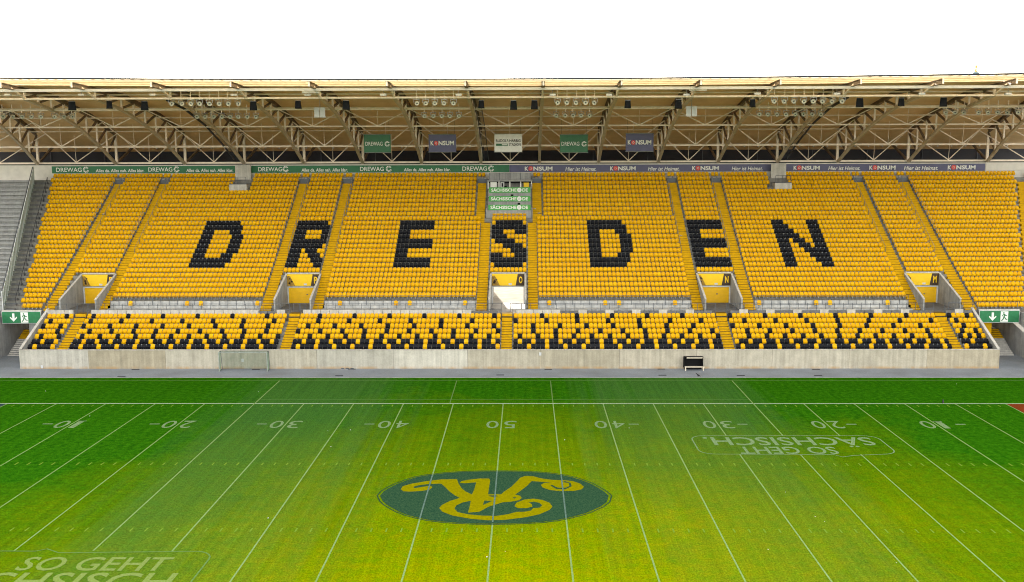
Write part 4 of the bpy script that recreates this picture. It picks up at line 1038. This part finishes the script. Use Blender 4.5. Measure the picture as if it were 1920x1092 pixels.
def crow(label, p, rz):
    c = thing('crow', label, 'bird', p, 'black birds on the pitch'); c.rotation_euler.z = rz
    mb = MB(); rr = [(-.30,.10,.02,.012),(-.20,.13,.045,.03),(-.08,.17,.075,.07),(.05,.20,.08,.085),(.14,.26,.055,.06),(.18,.31,.048,.05),(.23,.32,.03,.03),(.31,.30,.006,.006)]
    n_ = 8; v = [(x, w*math.cos(q), z+h*math.sin(q)) for x, z, w, h in rr for q in [2*math.pi*k/n_ for k in range(n_)]]
    mb.add(v, [(a*n_+k, a*n_+(k+1) % n_, (a+1)*n_+(k+1) % n_, (a+1)*n_+k) for a in range(len(rr)-1) for k in range(n_)]+[tuple(range(n_)), tuple((len(rr)-1)*n_+k for k in range(n_))])
    mb.build('body', M_feather, c, smooth=True)
    for y in (-.04, .04): MB().tube((.02,y,.13), (.03,y,0), .012, 5).build('leg', M_feather, c)
crow('black crow at the grass edge in front of the bench shelter', atZ(1309, 707.5)+Vector((0,0,.03)), 2.4)
crow('black crow standing by the sideline at far right', atZ(1768, 757), 1.2)
def crumple(name, label, p, r):
    mb = MB(); v = []; n_ = 7
    for k in range(n_): q = 2*math.pi*k/n_; rr = r*random.uniform(.6, 1.1); v.append((rr*math.cos(q), rr*math.sin(q), random.uniform(.02, .12)))
    v += [(0,0,.16), (0,0,0)]; mb.add(v, [(k, (k+1) % n_, n_) for k in range(n_)]+[((k+1) % n_, k, n_+1) for k in range(n_)])
    return tag(mb.build(name, M_paper, None, p), label, 'litter')
crumple('crumpled_paper', 'white crumpled paper on the leftmost upper stair', (-53.0, ufront[20]+.2, uz[20]+.013), .28)
crumple('crumpled_paper', 'white crumpled paper on the upper stair right of the press box, upper piece', (3.3, ufront[21]+.2, uz[21]+.013), .25)
crumple('crumpled_paper', 'white crumpled paper on the upper stair right of the press box, lower piece', (3.8, ufront[20]+.2, uz[20]+.013), .28)
crumple('crumpled_paper', 'white crumpled paper on the stair left of the second black letter E', (21.6, ufront[15]+.3, uz[15]+.013), .3)
lm = MB()
for k in range(18):
    px, py = random.uniform(20, 1900), random.uniform(712, 1060); q = atZ(px, py, .02); r = random.uniform(.02, .045)
    lm.add([(q.x-r,q.y-r,.02),(q.x+r,q.y-r*.6,.05),(q.x+r*.7,q.y+r,.03),(q.x-r*.8,q.y+r*.8,.06)], [(0,1,2),(0,2,3)])
tag(lm.build('litter', M_paper), 'tiny white scraps scattered over the grass', kind='stuff')
cb = MB(); pts = [atZ(640+k*3, 691.8+.6*math.sin(k*2.1))+Vector((0,0,.05)) for k in range(9)]
for p, q in zip(pts[:-1], pts[1:]): cb.tube(p, q, .05)
tag(cb.build('cable', M_rail), 'loose grey cable lying at the foot of the wall', 'cable')
T = thing('church_tower', 'distant tower top with grey dome and gilded figure above the roof', 'tower', (350, 700, 0))
MB().box(-9, 9, -9, 9, 0, 62).build('shaft', M_stone, T)
mb = MB(); pr = [(9.2,62),(9.2,63.5),(7,64.5),(6,72),(6,76),(6.5,76.5),(6.5,77.5),(5.2,80),(4.6,82.3),(3.6,84.3),(2.6,85.4),(2.3,86),(1.2,86.6)]; n_ = 16
mb.add([(r*math.cos(2*math.pi*k/n_), r*math.sin(2*math.pi*k/n_), z) for r, z in pr for k in range(n_)], [(a*n_+k, a*n_+(k+1) % n_, (a+1)*n_+(k+1) % n_, (a+1)*n_+k) for a in range(len(pr)-1) for k in range(n_)]+[tuple((len(pr)-1)*n_+k for k in range(n_))])
mb.build('dome', M_copper, T)
mb = MB(); pr = [(1.1,86.6),(.7,87.4),(.9,88),(.6,88.6),(.75,89.6),(.85,90.6),(.5,91.4),(.5,91.9),(.15,92.9)]
mb.add([(r*math.cos(2*math.pi*k/8), r*math.sin(2*math.pi*k/8), z) for r, z in pr for k in range(8)], [(a*8+k, a*8+(k+1) % 8, (a+1)*8+(k+1) % 8, (a+1)*8+k) for a in range(len(pr)-1) for k in range(8)]+[tuple((len(pr)-1)*8+k for k in range(8))])
mb.build('gilded_figure', M_gold, T)
